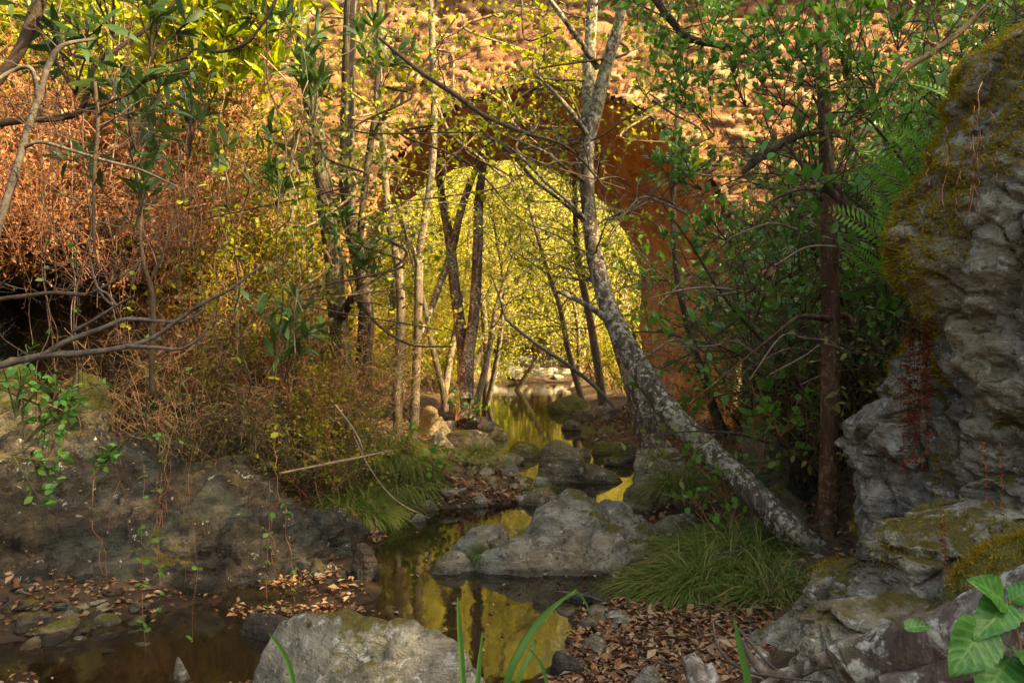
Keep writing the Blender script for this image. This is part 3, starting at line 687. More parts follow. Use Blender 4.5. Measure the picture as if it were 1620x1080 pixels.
rock_px('smooth yellow rock at the foot of the leaning trunk', 1190, 1300, 770, 880, 68, d=5.75, mat='rock_tan', amp=.09, deep=.7)
rock_px('mossy rock half hidden by ferny undergrowth', 1215, 1330, 610, 720, 69, d=7.2, mat='rock_mossy', amp=.1)
rock_px('small round white stone in the grass', 1200, 1226, 922, 940, 70, d=4.6, mat='rock_pale', amp=.05, sub=4)

def moss_on(root, v, c, n, seed, keep, size=.022):
    """Real moss: short tufts standing on the rock where keep(v) says so."""
    rg = np.random.default_rng(seed)
    k = keep(v) ; idx = np.nonzero(k)[0]
    if not len(idx): return
    idx = rg.choice(idx, n)
    p = v[idx] + rg.normal(size=(n, 3)) * .012
    out_ = unit(p - c); out_[:, 2] = np.abs(out_[:, 2]) + .1
    d = unit(out_ + rg.normal(size=(n, 3)) * .7 + np.array([0, 0, -.25]))
    m_ = MB(); leaves(m_, p - np.array(root.location), d, size * rg.uniform(.5, 1.5, n), 'tri', rg, nrm=rg.normal(size=(n, 3)), wide=1.6)
    o = m_.build('moss', M['moss'], root, smooth=False); o['kind'] = 'stuff'
def pxof(v):
    return 810 + v[:, 0] / v[:, 1] * F, 540 - (v[:, 2] - CAMZ) / v[:, 1] * F
def keep_edge(v):
    a, b = pxof(v); n = fbm(v * 2.6, 4, 77)
    e = np.interp(b, [10, 40, 70, 110, 150, 200, 250, 300, 350, 400, 435], [1700, 1640, 1592, 1556, 1535, 1512, 1476, 1442, 1418, 1410, 1418])
    return (v[:, 1] < 4.3) & (b < 450 + 60 * n) & (a < e + 95 + 150 * n + np.clip(200 - b, 0, 120) * .5)
def keep_strip(v):
    a, b = pxof(v); n = fbm(v * 5, 3, 76)
    return (v[:, 1] < 4.2) & (b > 430) & (b < 800) & (np.abs(a - np.interp(b, [430, 520, 620, 700, 800], [1462, 1470, 1486, 1490, 1495])) < 16 + 22 * n)
def keep_big(v):
    n = fbm(v * 2.2, 4, 77)
    edge = (v[:, 0] + .55 * v[:, 2]) 
    return (v[:, 1] < 4.5) & (v[:, 2] > 1.55) & (n + .9 * sstep(3.35, 2.75, v[:, 0] - .45 * (v[:, 2] - 2)) > .62) & (v[:, 2] - 1.62 * (v[:, 0] - 2.0) > .75 + .3 * n)
moss_on(big[0], big[1], np.array([3.4, 4.1, 1.8]), 46000, 1, keep_edge, .023)
moss_on(big[0], big[1], np.array([3.4, 4.1, 1.4]), 6000, 2, keep_strip)
moss_on(second[0], second[1], np.array([2.6, 4.8, .6]), 7000, 3, lambda v: (v[:, 1] < 4.9) & (fbm(v * 3, 4, 78) + .5 * (v[:, 2] - .95) > .2))
moss_on(moundr[0], moundr[1], np.array([1.8, 2.9, .3]), 14000, 4, lambda v: (fbm(v * 4, 4, 79) + 2.6 * (v[:, 2] - .72) > -.02), .016)
moss_on(pale[0], pale[1], np.array([2.1, 3.7, .3]), 6000, 5, lambda v: (fbm(v * 3, 4, 80) + .3 * (v[:, 2] - .5) > .22), .018)
moss_on(toe[0], toe[1], np.array([1.5, 3.8, .2]), 3000, 6, lambda v: (fbm(v * 3.5, 4, 81) + .3 * (v[:, 2] - .3) > .2), .018)
# stones of the gravel by the puddle
rg = np.random.default_rng(99)
src = [boulder('flat reddish brown stone in the gravel by the puddle', (0, 0, 0), (.07, .05, .022), 200 + k, 'rock_dark' if k % 2 else 'rock_tan', amp=.12, sub=3, name='gravel_stone', group='flat stones in the gravel by the puddle') for k in range(4)]
spots = []
while len(spots) < 55:
    px, py = rg.uniform(-20, 230), rg.uniform(955, 1030)
    d = 1890 / (py - 540); x = (px - 810) * d / F
    spots.append((x, d))
for k, (x, y) in enumerate(spots):
    o = src[k] if k < 4 else dup(src[k % 4], (0, 0, 0))
    s = rg.uniform(.35, 1.25) * (1.3 if rg.random() < .12 else .85)
    o.location = (x, y, max(float(gz(x, y)[0]), -.02) + .008); o.rotation_euler = (rg.normal() * .15, rg.normal() * .15, rg.uniform(0, 6.3)); o.scale = (s, s, s * rg.uniform(.7, 1.4))
src = [boulder('small stone half sunk in dry leaves on the strip', (0, 0, 0), (.07, .06, .04), 220 + k, 'rock_tan' if k % 2 else 'rock_grey', amp=.12, sub=3, name='shore_stone', group='small stones along the leafy strip') for k in range(3)]
for k in range(46):
    px, py = (rg.uniform(690, 840), rg.uniform(750, 800)) if k % 3 else (rg.uniform(900, 1010), rg.uniform(655, 715))
    if k % 7 == 0: px, py = rg.uniform(900, 1000), rg.uniform(900, 1000)
    d = 1890 / (py - 540); x = (px - 810) * d / F
    o = src[k] if k < 3 else dup(src[k % 3], (0, 0, 0))
    s = rg.uniform(.4, 1.3); o.location = (x, d, float(gz(x, d)[0]) + .01); o.rotation_euler = (rg.normal() * .2, rg.normal() * .2, rg.uniform(0, 6.3)); o.scale = (s, s, s)
src = [boulder('bleached sunlit rock on the bar beyond the far pool', (0, 0, 0), (.3, .25, .14), 230 + k, 'rock_pale', amp=.1, sub=3, name='bar_stone', group='bleached rocks on the sunny bar') for k in range(3)]
for k in range(34):
    x, d = rg.uniform(-1.6, 2.6), rg.uniform(29.3, 35)
    o = src[k] if k < 3 else dup(src[k % 3], (0, 0, 0))
    s = rg.uniform(.35, 1.5); o.location = (x, d, float(gz(x, d)[0]) + .03); o.rotation_euler = (0, 0, rg.uniform(0, 6.3)); o.scale = (s, s, s)
# ------------------------------------------------------------------ plants: builders
def stems_mesh(stems, sides=4, rough=0):
    m_ = MB()
    for k, (p, r0, r1) in enumerate(stems):
        n = len(p); tube(m_, p, np.linspace(r0, r1, n), sides if r0 > .004 else 3, rough, k, cap=False)
    return m_
def grow(rng, n_stems, height, spread, n_sub, sub_len=.4, wob=.1, droop=0.0, base_r=.12, r=.012, every=.035, n_tw=0, lo=.2):
    """Stems with side twigs; returns tubes and leaf points (position, direction)."""
    st = []; lp = []; ld = []
    def put(p, frac):
        n = len(p); seg = np.linalg.norm(np.diff(p, axis=0), axis=1).sum()
        k = max(1, int(seg * (1 - frac) / every))
        t = np.linspace(frac, 1, k) * (n - 1); i = np.minimum(t.astype(int), n - 2); f = (t - i)[:, None]
        q = p[i] * (1 - f) + p[i + 1] * f; d = unit(p[i + 1] - p[i])
        side = unit(np.cross(d, rng.normal(size=d.shape)))
        lp.append(q); ld.append(unit(d * .55 + side * .9))
    for s in range(n_stems):
        a = rng.uniform(0, 6.28); b = np.array([math.cos(a), math.sin(a), 0])
        L = height * rng.uniform(.6, 1.05)
        p = wander(rng, b * base_r * rng.uniform(0, 1), b * spread * rng.uniform(.2, 1) + np.array([0, 0, 1]), L, 9, wob, droop)
        st.append((p, r * rng.uniform(.7, 1.2), r * .3)); put(p, .6)
        for k in range(n_sub):
            t = rng.uniform(lo, 1) * (len(p) - 2); i = int(t)
            d = unit(p[i + 1] - p[i]); sd = unit(np.cross(d, rng.normal(size=3)))
            q = wander(rng, p[i] + (p[i + 1] - p[i]) * (t - i), d * .7 + sd, L * sub_len * rng.uniform(.4, 1.1) * (1.1 - .4 * t / len(p)), 6, wob * 1.5, droop)
            st.append((q, r * .45, r * .18)); put(q, .15)
            for w_ in range(n_tw):
                j = rng.integers(1, len(q) - 1); d2 = unit(q[j + 1] - q[j]); s2 = unit(np.cross(d2, rng.normal(size=3)))
                u = wander(rng, q[j], d2 * .6 + s2, L * sub_len * .45 * rng.uniform(.4, 1.1), 4, wob * 1.5, droop)
                st.append((u, r * .25, r * .12)); put(u, .1)
    return st, np.concatenate(lp), np.concatenate(ld)
def plant(name, label, cat, seed, spec, leaf, shape, lmat, smat, group=None, lsize=(.05, .09), wide=1.0, keep=1.0, hang=0.0, fname='foliage', updir=0.0):
    rng = np.random.default_rng(seed)
    st, lp, ld = grow(rng, **spec)
    root = empty(name, (0, 0, 0), label, cat, group)
    stems_mesh(st, 5).build('stem', M[smat], root)
    if shape:
        k = rng.random(len(lp)) < keep
        m_ = MB(); d = ld[k] + np.array([0, 0, updir - hang])
        leaves(m_, lp[k], d, rng.uniform(*lsize, k.sum()), shape, rng, wide=wide)
        m_.build(fname, M[lmat], root, smooth=False)
    return root
_used = set()
def place(root, x, y, rz, sc, label=None, group=None, sink=.05, z=None, rx=0.0):
    zz = (float(gz(x, y)[0]) if z is None else z) - sink
    if root.name not in _used:
        _used.add(root.name); o = root
        o.location = (x, y, zz); o.rotation_euler = (rx, 0, rz); o.scale = (sc,) * 3 if np.isscalar(sc) else sc
        if label: o['label'] = label
        if group: o['group'] = group
        return o
    return dup(root, (x, y, zz), rz, sc, label, group, rx)

def traced(name, label, cat, nodes, mat, rough=.12, sides=14, span=10, limbs=(), group=None, part='trunk'):
    """A trunk or branch along photo points (px, py, metres away, width in px); limbs are children."""
    def poly(nd):
        return smooth_poly([[*at(a, b, d), w_ * d / F / 2] for a, b, d, w_ in nd], span)
    p = poly(nodes); c = p[0, :3].copy()
    root = empty(name, tuple(c), label, cat, group)
    m_ = MB(); tube(m_, p[:, :3] - c, p[:, 3], sides, rough, int(abs(c[0] * 977)) % 500); m_.build(part, M[mat], root)
    for nd in limbs:
        q = poly(nd); m_ = MB(); tube(m_, q[:, :3] - c, q[:, 3], 8, rough * .7, int(abs(nd[0][0])) % 400); m_.build('branch', M[mat], root)
    return root, p, c
def twiggery(root, p, c, seed, n, L, lmat=None, shape='round', lsize=(.03, .06), lo=.3, hi=1.0, r=.008, smat='twig_grey', every=.09, droop=0.0, bias=(0, 0, 0), keep=1.0, wob=.14):
    """Side branches with twigs (and leaves) on a traced trunk."""
    rng = np.random.default_rng(seed); st = []; lp = []; ld = []
    for k in range(n):
        i = int(rng.uniform(lo, hi) * (len(p) - 2)); a = rng.uniform(0, 6.28)
        d = np.array([math.cos(a), math.sin(a) * .8, rng.uniform(-.1, .9)]) + np.array(bias)
        q = wander(rng, p[i, :3], d, L * rng.uniform(.4, 1.1), 10, wob, droop); st.append((q, r, r * .3))
        for s in range(5):
            j = rng.integers(2, len(q) - 1); d2 = unit(q[j] - q[j - 1]); sd = unit(np.cross(d2, rng.normal(size=3)))
            u = wander(rng, q[j], d2 * .7 + sd, L * .35 * rng.uniform(.4, 1.2), 7, wob * 1.3, droop); st.append((u, r * .45, r * .2))
            for s2 in range(3):
                j2 = rng.integers(1, len(u) - 1); d3 = unit(u[j2] - u[j2 - 1]); sd2 = unit(np.cross(d3, rng.normal(size=3)))
                w_ = wander(rng, u[j2], d3 * .6 + sd2, L * .16 * rng.uniform(.4, 1.2), 4, wob * 1.3, droop); st.append((w_, r * .25, r * .14))
                for t in (u, w_):
                    m = max(1, int(np.linalg.norm(t[-1] - t[0]) / every)); jj = rng.integers(1, len(t), m)
                    lp.append(t[jj]); ld.append(unit(rng.normal(size=(m, 3)) + unit(t[-1] - t[0]) * .6))
    st.append((p[int(lo * (len(p) - 2)):, :3], r * .5, r * .3))
    st = [(q - c, a, b) for q, a, b in st]
    stems_mesh(st, 5).build('twig', M[smat], root)
    if lmat:
        lp = np.concatenate(lp); ld = np.concatenate(ld); k = rng.random(len(lp)) < keep
        m_ = MB(); leaves(m_, lp[k] - c, ld[k], rng.uniform(*lsize, k.sum()), shape, rng); m_.build('foliage', M[lmat], root, smooth=False)

# ------------------------------------------------------------------ traced trees
root, p, c = traced('alder_tree', 'lichen-spotted alder trunk leaning across the stream from the bank', 'tree',
    [(1320, 905, 5.15, 54.8), (1270, 858, 5.2, 48.1), (1235, 825, 5.25, 44.8), (1190, 778, 5.4, 41.5), (1130, 720, 5.7, 38.2), (1075, 668, 5.9, 36.5), (1035, 618, 6.05, 34.9), (1000, 562, 6.2, 34.9), (975, 516, 6.3, 31.5), (957, 470, 6.4, 28.2), (942, 410, 6.45, 25.7), (932, 340, 6.5, 23.2), (928, 270, 6.6, 22.4), (930, 190, 6.7, 21.6), (932, 100, 6.8, 19.1), (938, 0, 6.9, 16.6), (945, -150, 7, 11.6)],
    'bark_alder', .11, 18, 12, limbs=[
    [(930, 225, 6.65, 22), (948, 150, 6.6, 22), (962, 95, 6.55, 20), (978, 40, 6.5, 17), (992, -40, 6.4, 13)],
    [(946, 108, 6.6, 10), (928, 82, 6.5, 10), (910, 55, 6.4, 9), (870, 0, 6.3, 7)],
    [(972, 514, 6.3, 15), (940, 490, 6.2, 10), (908, 472, 6.1, 8), (876, 459, 6.0, 4)],
    [(928, 212, 6.6, 9), (905, 180, 6.5, 9), (880, 150, 6.4, 6), (850, 120, 6.3, 4)],
    [(930, 290, 6.6, 7), (900, 270, 6.4, 6), (860, 240, 6.3, 5), (800, 215, 6.2, 3)],
    [(933, 355, 6.5, 7), (900, 320, 6.3, 6), (865, 290, 6.2, 5), (815, 240, 6.1, 4), (770, 215, 6.0, 3)],
    [(1300, 885, 5.1, 30), (1265, 850, 4.95, 22), (1225, 812, 5.1, 16)]])
twiggery(root, p, c, 11, 26, 1.3, 'lf_alder', lo=.55, every=.11, r=.009, keep=.6)
root, p, c = traced('alder_tree', 'dark upright alder trunk rising behind the leaning trunk', 'tree',
    [(1040, 725, 9.4, 62), (1028, 700, 9.5, 48), (1018, 650, 9.6, 42), (1003, 600, 9.7, 36), (985, 550, 9.8, 30), (968, 490, 9.9, 22), (952, 440, 10, 15), (942, 390, 10, 8)], 'bark_alder', .1, 14, 10)
twiggery(root, p, c, 12, 6, .7, 'lf_alder', lo=.6, every=.14)
rootA, p, c = traced('alder_tree', 'dark ivy-hung alder with a kinked trunk on the bank before the arch', 'tree',
    [(530, 760, 7.9, 50), (534, 725, 8, 36), (536, 670, 8, 33), (541, 602, 8, 31), (538, 545, 8, 30), (531, 454, 8, 29), (523, 380, 8, 28), (516, 330, 8, 27), (509, 270, 8, 26), (500, 207, 8, 25), (487, 122, 8, 24), (474, 0, 8, 22), (465, -120, 8, 18)], 'bark_dark', .12, 16, 10,
    limbs=[[(541, 500, 7.9, 16), (552, 480, 7.7, 14), (562, 470, 7.6, 9), (600, 515, 7.5, 5), (650, 545, 7.4, 4), (715, 548, 7.3, 3)]])
twiggery(rootA, p, c, 13, 12, 1.2, 'lf_willow_dark', 'long', (.09, .14), lo=.5, every=.12)
rootB, p, c = traced('alder_tree', 'mottled twin alder trunk growing between the kinked one and the arch', 'tree',
    [(556, 735, 8.3, 46), (564, 700, 8.4, 32), (567, 656, 8.4, 29), (574, 584, 8.4, 27), (579, 502, 8.4, 25), (569, 417, 8.4, 24), (552, 340, 8.4, 25), (549, 260, 8.4, 24), (550, 185, 8.4, 23), (552, 93, 8.4, 22), (555, 0, 8.4, 20), (560, -120, 8.4, 16)], 'bark_dark', .11, 16, 10,
    limbs=[[(568, 400, 8.3, 11), (575, 315, 8.2, 11), (585, 237, 8.2, 11), (594, 178, 8.2, 10), (598, 111, 8.2, 9), (601, 0, 8.2, 8), (603, -80, 8.2, 6)],
           [(585, 225, 8.2, 8), (605, 190, 8.1, 7), (628, 158, 8.0, 6), (675, 96, 7.9, 4), (720, 30, 7.8, 3)]])
twiggery(rootB, p, c, 14, 14, 1.2, 'lf_alder', lo=.5, every=.12)
root, p, c = traced('alder_sapling', 'slender pale forked alder standing before the middle of the arch', 'tree',
    [(650, 712, 9.5, 20), (654, 685, 9.5, 16), (656, 640, 9.5, 15), (660, 547, 9.5, 14), (662, 473, 9.5, 14), (664, 398, 9.5, 13), (675, 333, 9.5, 13), (682, 278, 9.5, 12), (686, 222, 9.5, 12), (687, 167, 9.5, 11), (685, 104, 9.5, 11), (681, 0, 9.5, 9), (678, -60, 9.5, 7)], 'bark_pale', .09, 12, 9,
    limbs=[[(662, 425, 9.5, 8), (655, 400, 9.4, 8), (646, 378, 9.4, 8), (634, 335, 9.3, 7), (626, 315, 9.3, 5)], [(685, 150, 9.4, 5), (712, 210, 9.2, 5), (760, 250, 9.0, 4), (820, 300, 8.8, 3)]])
twiggery(root, p, c, 15, 16, 1.1, 'lf_alder', lo=.5, every=.12, keep=.6)
root, p, c = traced('alder_sapling', 'thin pale alder with a bare stem just beyond the twin trunk', 'tree',
    [(630, 720, 9, 20), (630, 690, 9, 16), (628, 620, 9, 15), (632, 547, 9, 14), (634, 473, 9, 14), (627, 405, 9, 13), (616, 352, 9, 12), (609, 278, 9, 11), (605, 207, 9, 10), (600, 120, 9, 9), (590, 0, 9, 7)], 'bark_pale', .09, 12, 9)
twiggery(root, p, c, 16, 12, 1.0, 'lf_alder', lo=.45, every=.12, keep=.6)
root, p, c = traced('alder_tree', 'pair of dark trunks from one root under the arch', 'tree',
    [(738, 672, 12.6, 36.8), (735, 645, 12.8, 24.0), (732, 547, 13, 19.2), (722, 473, 13, 17.6), (715, 410, 13, 16.0), (708, 360, 13, 14.4), (697, 300, 13, 12.0), (690, 230, 13, 9.6)], 'bark_alder', .1, 14, 9,
    limbs=[[(737, 630, 12.7, 26), (740, 565, 12.8, 20), (746, 528, 12.8, 18), (752, 473, 12.8, 17), (756, 380, 12.8, 16), (758, 310, 12.8, 14), (768, 240, 12.8, 10)],
           [(712, 405, 12.9, 12), (696, 450, 12.6, 11), (681, 491, 12.4, 10), (660, 540, 12.2, 8)], [(715, 400, 13, 12), (730, 330, 12.7, 12), (752, 270, 12.5, 10), (775, 225, 12.4, 8)]])
twiggery(root, p, c, 17, 12, 1.3, None, lo=.6)
root, p, c = traced('alder_sapling', 'thin dark slanting stem beside the dark pair of trunks', 'tree',
    [(704, 650, 11.6, 12), (702, 620, 11.6, 11), (695, 595, 11.6, 10), (681, 535, 11.6, 9), (669, 473, 11.6, 8), (650, 400, 11.6, 7), (628, 330, 11.6, 6)], 'bark_dark', .08, 8, 8)
root, p, c = traced('pine_pole', 'straight reddish pole trunk beside the mossy cliff', 'tree',
    [(1302, 860, 5.35, 42), (1308, 815, 5.4, 33), (1311, 760, 5.4, 30), (1313, 650, 5.4, 29), (1314, 500, 5.4, 28), (1312, 380, 5.4, 26), (1308, 260, 5.4, 23), (1303, 140, 5.4, 20), (1297, 0, 5.4, 17), (1292, -120, 5.4, 13)], 'bark_red', .05, 16, 10,
    limbs=[[(1318, 505, 5.4, 12), (1290, 502, 5.2, 10), (1262, 502, 5.0, 7), (1225, 530, 4.9, 4), (1150, 590, 4.8, 3), (1088, 640, 4.7, 2)],
           [(1316, 502, 5.4, 12), (1338, 500, 5.5, 11), (1355, 520, 5.5, 9), (1366, 560, 5.6, 6)]])
twiggery(root, p, c, 18, 14, 1.0, 'lf_olive', 'oval', (.03, .055), lo=.4, every=.12, smat='twig_dark')
root, p, c = traced('alder_sapling', 'dark leaning stem in front of the orange pier', 'tree',
    [(1145, 690, 8.0, 20), (1130, 650, 8, 16), (1118, 610, 8, 14), (1100, 560, 8, 12), (1085, 500, 8, 11), (1072, 440, 8, 10), (1065, 330, 8, 9), (1070, 200, 8, 8), (1080, 60, 8, 6)], 'bark_dark', .08, 10, 8)
twiggery(root, p, c, 19, 10, .8, 'lf_alder', lo=.2, every=.16, lsize=(.035, .06), keep=.6)

# bare branches of the shrubs near the camera
def limb(label, nodes, mat, limbs=(), name='bare_branch', cat='branch', tw=0, seed=0, L=.5, r=.004, **kw):
    root, p, c = traced(name, label, cat, nodes, mat, .1, 10, 8, limbs, part='stem')
    if tw: twiggery(root, p, c, seed, tw, L, r=r, smat='twig_dark', lo=.1, wob=.2, **kw)
    return root
limb('smooth grey forked bare branch reaching over the black hollow', [(-30, 586, 2.5, 13.6), (0, 578, 2.5, 12.0), (70, 562, 2.5, 11.2), (120, 559, 2.52, 10.4), (180, 552, 2.54, 8.8), (240, 535, 2.58, 7.2), (290, 500, 2.6, 6.4), (330, 475, 2.6, 5.6), (366, 456, 2.6, 4.8), (420, 415, 2.65, 2.4)], 'twig_grey',
     [[(70, 562, 2.5, 11), (105, 540, 2.5, 9), (160, 520, 2.52, 8), (200, 505, 2.55, 7), (250, 508, 2.6, 6), (290, 508, 2.6, 5), (325, 490, 2.6, 3)], [(115, 525, 2.5, 6), (150, 505, 2.48, 5), (185, 483, 2.46, 4), (212, 468, 2.45, 3)],
      [(200, 548, 2.55, 7), (250, 550, 2.52, 6), (285, 552, 2.5, 5), (320, 530, 2.5, 3), (342, 490, 2.5, 2)], [(185, 484, 2.46, 4), (170, 465, 2.45, 4), (155, 455, 2.44, 4), (145, 420, 2.44, 3), (140, 380, 2.44, 2)]], tw=5, seed=1, L=.3, r=.0022)
limb('thick dark stem slanting in at the upper corner', [(68, -20, 2.9, 21), (52, 30, 2.9, 20), (34, 75, 2.9, 17), (10, 110, 2.9, 15), (-20, 150, 2.9, 13)], 'twig_dark')
limb('grey upright branching stem at the edge of the thicket', [(-15, 400, 2.7, 12), (12, 310, 2.7, 11), (28, 260, 2.7, 11), (45, 200, 2.7, 11), (62, 150, 2.7, 10), (78, 100, 2.7, 9), (100, 72, 2.7, 7), (150, 62, 2.75, 4)], 'twig_grey',
     [[(60, 160, 2.7, 7), (50, 110, 2.65, 7), (20, 112, 2.65, 6), (-10, 130, 2.6, 5)], [(35, 235, 2.7, 6), (65, 225, 2.7, 6), (120, 240, 2.75, 5), (170, 255, 2.8, 5), (225, 270, 2.85, 4), (290, 300, 2.9, 2)]], tw=8, seed=2, L=.45, r=.003)
limb('long dark branch sweeping up across the reddish thicket', [(-20, 198, 3.0, 13), (40, 190, 3, 11), (100, 186, 3.05, 10), (130, 170, 3.1, 9), (150, 105, 3.15, 8), (190, 75, 3.2, 7), (240, 40, 3.25, 6), (290, -10, 3.3, 5)], 'twig_dark', [[(100, 186, 3.05, 6), (150, 170, 3.0, 5), (200, 150, 3.0, 5), (240, 125, 3, 4), (320, 110, 3, 2)]], tw=10, seed=3, L=.5, r=.003)
limb('thin dark curving twig under the sunlit willow leaves', [(440, -20, 3.4, 6), (432, 10, 3.4, 6), (410, 45, 3.4, 5), (390, 68, 3.4, 5), (350, 82, 3.4, 5), (310, 78, 3.4, 4), (290, 92, 3.4, 4), (262, 100, 3.4, 3)], 'twig_dark', tw=4, seed=4, L=.4, r=.002)
limb('dark branch crossing low over the dead ferns', [(-20, 475, 2.8, 7), (40, 468, 2.8, 7), (85, 463, 2.8, 6), (130, 466, 2.8, 6), (155, 458, 2.8, 5), (195, 435, 2.85, 4), (225, 410, 2.9, 3)], 'twig_dark', [[(155, 458, 2.8, 4), (168, 475, 2.8, 4), (188, 490, 2.8, 3)]], tw=8, seed=5, L=.4, r=.0025)
limb('bare upright forked stem among the hanging dry stalks', [(240, 620, 4.4, 7), (240, 560, 4.4, 9), (242, 500, 4.4, 9), (238, 450, 4.4, 8), (228, 420, 4.4, 6), (222, 360, 4.4, 5), (230, 280, 4.4, 4)], 'twig_dark', [[(238, 445, 4.4, 5), (252, 415, 4.4, 5), (265, 380, 4.4, 4), (280, 330, 4.4, 3)]], tw=8, seed=6, L=.6, r=.004)
limb('crooked dark branch dipping from the thicket above', [(150, 130, 2.6, 6), (155, 200, 2.6, 6), (150, 260, 2.6, 6), (148, 330, 2.6, 5), (150, 400, 2.6, 4)], 'twig_dark', tw=10, seed=7, L=.5, r=.003)
limb('spidery twig spray dangling in front of the arch crown', [(600, 60, 6.0, 5), (660, 110, 6, 7), (720, 150, 6, 8), (770, 185, 6, 7), (830, 210, 6, 6), (900, 235, 6, 4), (960, 300, 6, 3)], 'twig_dark', tw=14, seed=8, L=1.0, r=.005)
limb('long thin branch slanting down before the sunlit opening', [(760, 205, 7, 5), (810, 245, 7, 6), (845, 285, 7, 6), (880, 312, 7, 5), (910, 338, 7, 5), (930, 360, 7, 3)], 'twig_dark', tw=6, seed=9, L=.8, r=.004)
limb('dark twisted limb bending over the ferns', [(1470, 430, 4.9, 16), (1425, 408, 4.95, 17), (1390, 385, 5.0, 17), (1365, 350, 5.0, 17), (1338, 325, 5.0, 15), (1310, 300, 5.0, 12), (1285, 285, 5.0, 10), (1265, 255, 5, 7), (1240, 225, 5, 5)], 'bark_dark', [[(1340, 326, 5, 9), (1322, 290, 5, 9), (1312, 240, 5, 8), (1300, 180, 5, 6), (1285, 150, 5, 4)], [(1300, 296, 5, 8), (1260, 300, 4.9, 7), (1215, 320, 4.8, 4)]], tw=20, seed=10, L=.9, r=.005)
limb('rough broken dead limb caught in the green shrub', [(1175, 274, 5.2, 6), (1190, 258, 5.2, 14), (1215, 238, 5.2, 17), (1245, 222, 5.2, 14), (1275, 212, 5.2, 9), (1310, 208, 5.2, 4)], 'bark_dark', name='broken_limb', tw=7, seed=11, L=.5, r=.004)
limb('dark arching branch at the top of the green shrub', [(1030, -10, 5.4, 12), (1060, 30, 5.4, 12), (1090, 60, 5.4, 11), (1140, 72, 5.4, 11), (1190, 86, 5.4, 9), (1230, 120, 5.4, 5)], 'twig_dark', [[(1190, 86, 5.4, 6), (1225, 70, 5.4, 6), (1260, 30, 5.4, 5), (1285, -10, 5.4, 4)]], tw=18, seed=12, L=.8, r=.005, lmat='lf_ever', shape='oval', lsize=(.05, .09), every=.1)
limb('tan slanting stem behind the mossy ledge of the cliff', [(1400, 140, 4.9, 8), (1440, 105, 4.9, 9), (1480, 80, 4.9, 9), (1520, 50, 4.9, 9), (1560, 10, 4.9, 8)], 'twig_tan', tw=8, seed=13, L=.7, r=.004)
limb('pale dead twig lying over the grassy edge of the slab', [(445, 748, 5.2, 3), (500, 737, 5.25, 4), (560, 725, 5.3, 4), (620, 712, 5.4, 2)], 'twig_mid', [[(560, 690, 5.2, 2), (585, 740, 5.2, 2), (625, 790, 5.2, 2), (680, 820, 5.2, 1)], [(530, 640, 5.2, 3), (560, 680, 5.2, 3), (575, 712, 5.2, 2)]], tw=6, seed=14, L=.5, r=.003)
limb('slim branch curving down to the middle pool', [(800, 505, 8.5, 4), (830, 530, 8.5, 5), (865, 555, 8.5, 6), (900, 578, 8.5, 6), (940, 610, 8.5, 6), (975, 648, 8.4, 5)], 'twig_grey', [[(800, 505, 8.5, 4), (790, 470, 8.5, 3), (775, 430, 8.5, 2)]], tw=5, seed=15, L=.6, r=.004)

# ------------------------------------------------------------------ shrubs on the banks
T = {}
T['dead'] = [plant('dead_bramble', 'tangle of dead red-brown fern and bramble on the sunlit bank', 'bramble', 100 + k, dict(n_stems=46, height=1.45, spread=.7, n_sub=6, sub_len=.45, wob=.2, droop=-.07, base_r=.5, r=.006, every=.034), None, 'dry', 'lf_dead', 'twig_red', lsize=(.015, .06), keep=.8) for k in range(3)]
T['stalk'] = [plant('dry_stalk_thicket', 'thicket of dry tan stalks hanging down the bank', 'thicket', 110 + k, dict(n_stems=60, height=1.5, spread=.6, n_sub=5, sub_len=.4, wob=.2, droop=-.16, base_r=.55, r=.0055, every=.06), None, 'slim', 'lf_dead', 'twig_tan', lsize=(.03, .07), keep=.55) for k in range(3)]
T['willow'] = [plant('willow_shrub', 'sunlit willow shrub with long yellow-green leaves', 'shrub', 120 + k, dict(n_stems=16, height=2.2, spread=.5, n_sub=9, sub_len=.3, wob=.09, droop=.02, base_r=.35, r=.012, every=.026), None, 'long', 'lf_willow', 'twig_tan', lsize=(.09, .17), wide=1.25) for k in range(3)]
T['yellow'] = [plant('leafy_shrub', 'bright yellow-green leafy shrub on the bank', 'shrub', 130 + k, dict(n_stems=14, height=1.7, spread=.7, n_sub=8, sub_len=.35, wob=.14, base_r=.3, r=.01, every=.04, n_tw=2), None, 'round', 'lf_alder', 'twig_red', lsize=(.035, .065)) for k in range(3)]
T['ever'] = [plant('evergreen_shrub', 'glossy round-leaved evergreen shrub', 'shrub', 140 + k, dict(n_stems=9, height=2.6, spread=.75, n_sub=9, sub_len=.34, wob=.13, base_r=.25, r=.016, every=.045, n_tw=3, lo=.25), None, 'oval', 'lf_ever', 'twig_dark', lsize=(.055, .1), keep=.75, updir=.45, wide=1.1) for k in range(3)]
T['olive'] = [plant('twiggy_shrub', 'dull olive twiggy shrub on the shaded slope', 'shrub', 150 + k, dict(n_stems=22, height=1.7, spread=.8, n_sub=8, sub_len=.4, wob=.2, droop=-.03, base_r=.4, r=.008, every=.05, n_tw=2), None, 'oval', 'lf_olive', 'twig_dark', lsize=(.03, .06), keep=.6) for k in range(3)]
rng = np.random.default_rng(17)
def scatter(kind, spots, lab, grp, s=(.8, 1.2), sink=.08, dz=0.0):
    for k, (x, y) in enumerate(spots):
        t = T[kind][rng.integers(0, 3)]
        place(t, x, y, rng.uniform(0, 6.28), rng.uniform(*s), lab, grp, sink, z=float(gz(x, y)[0]) + dz)
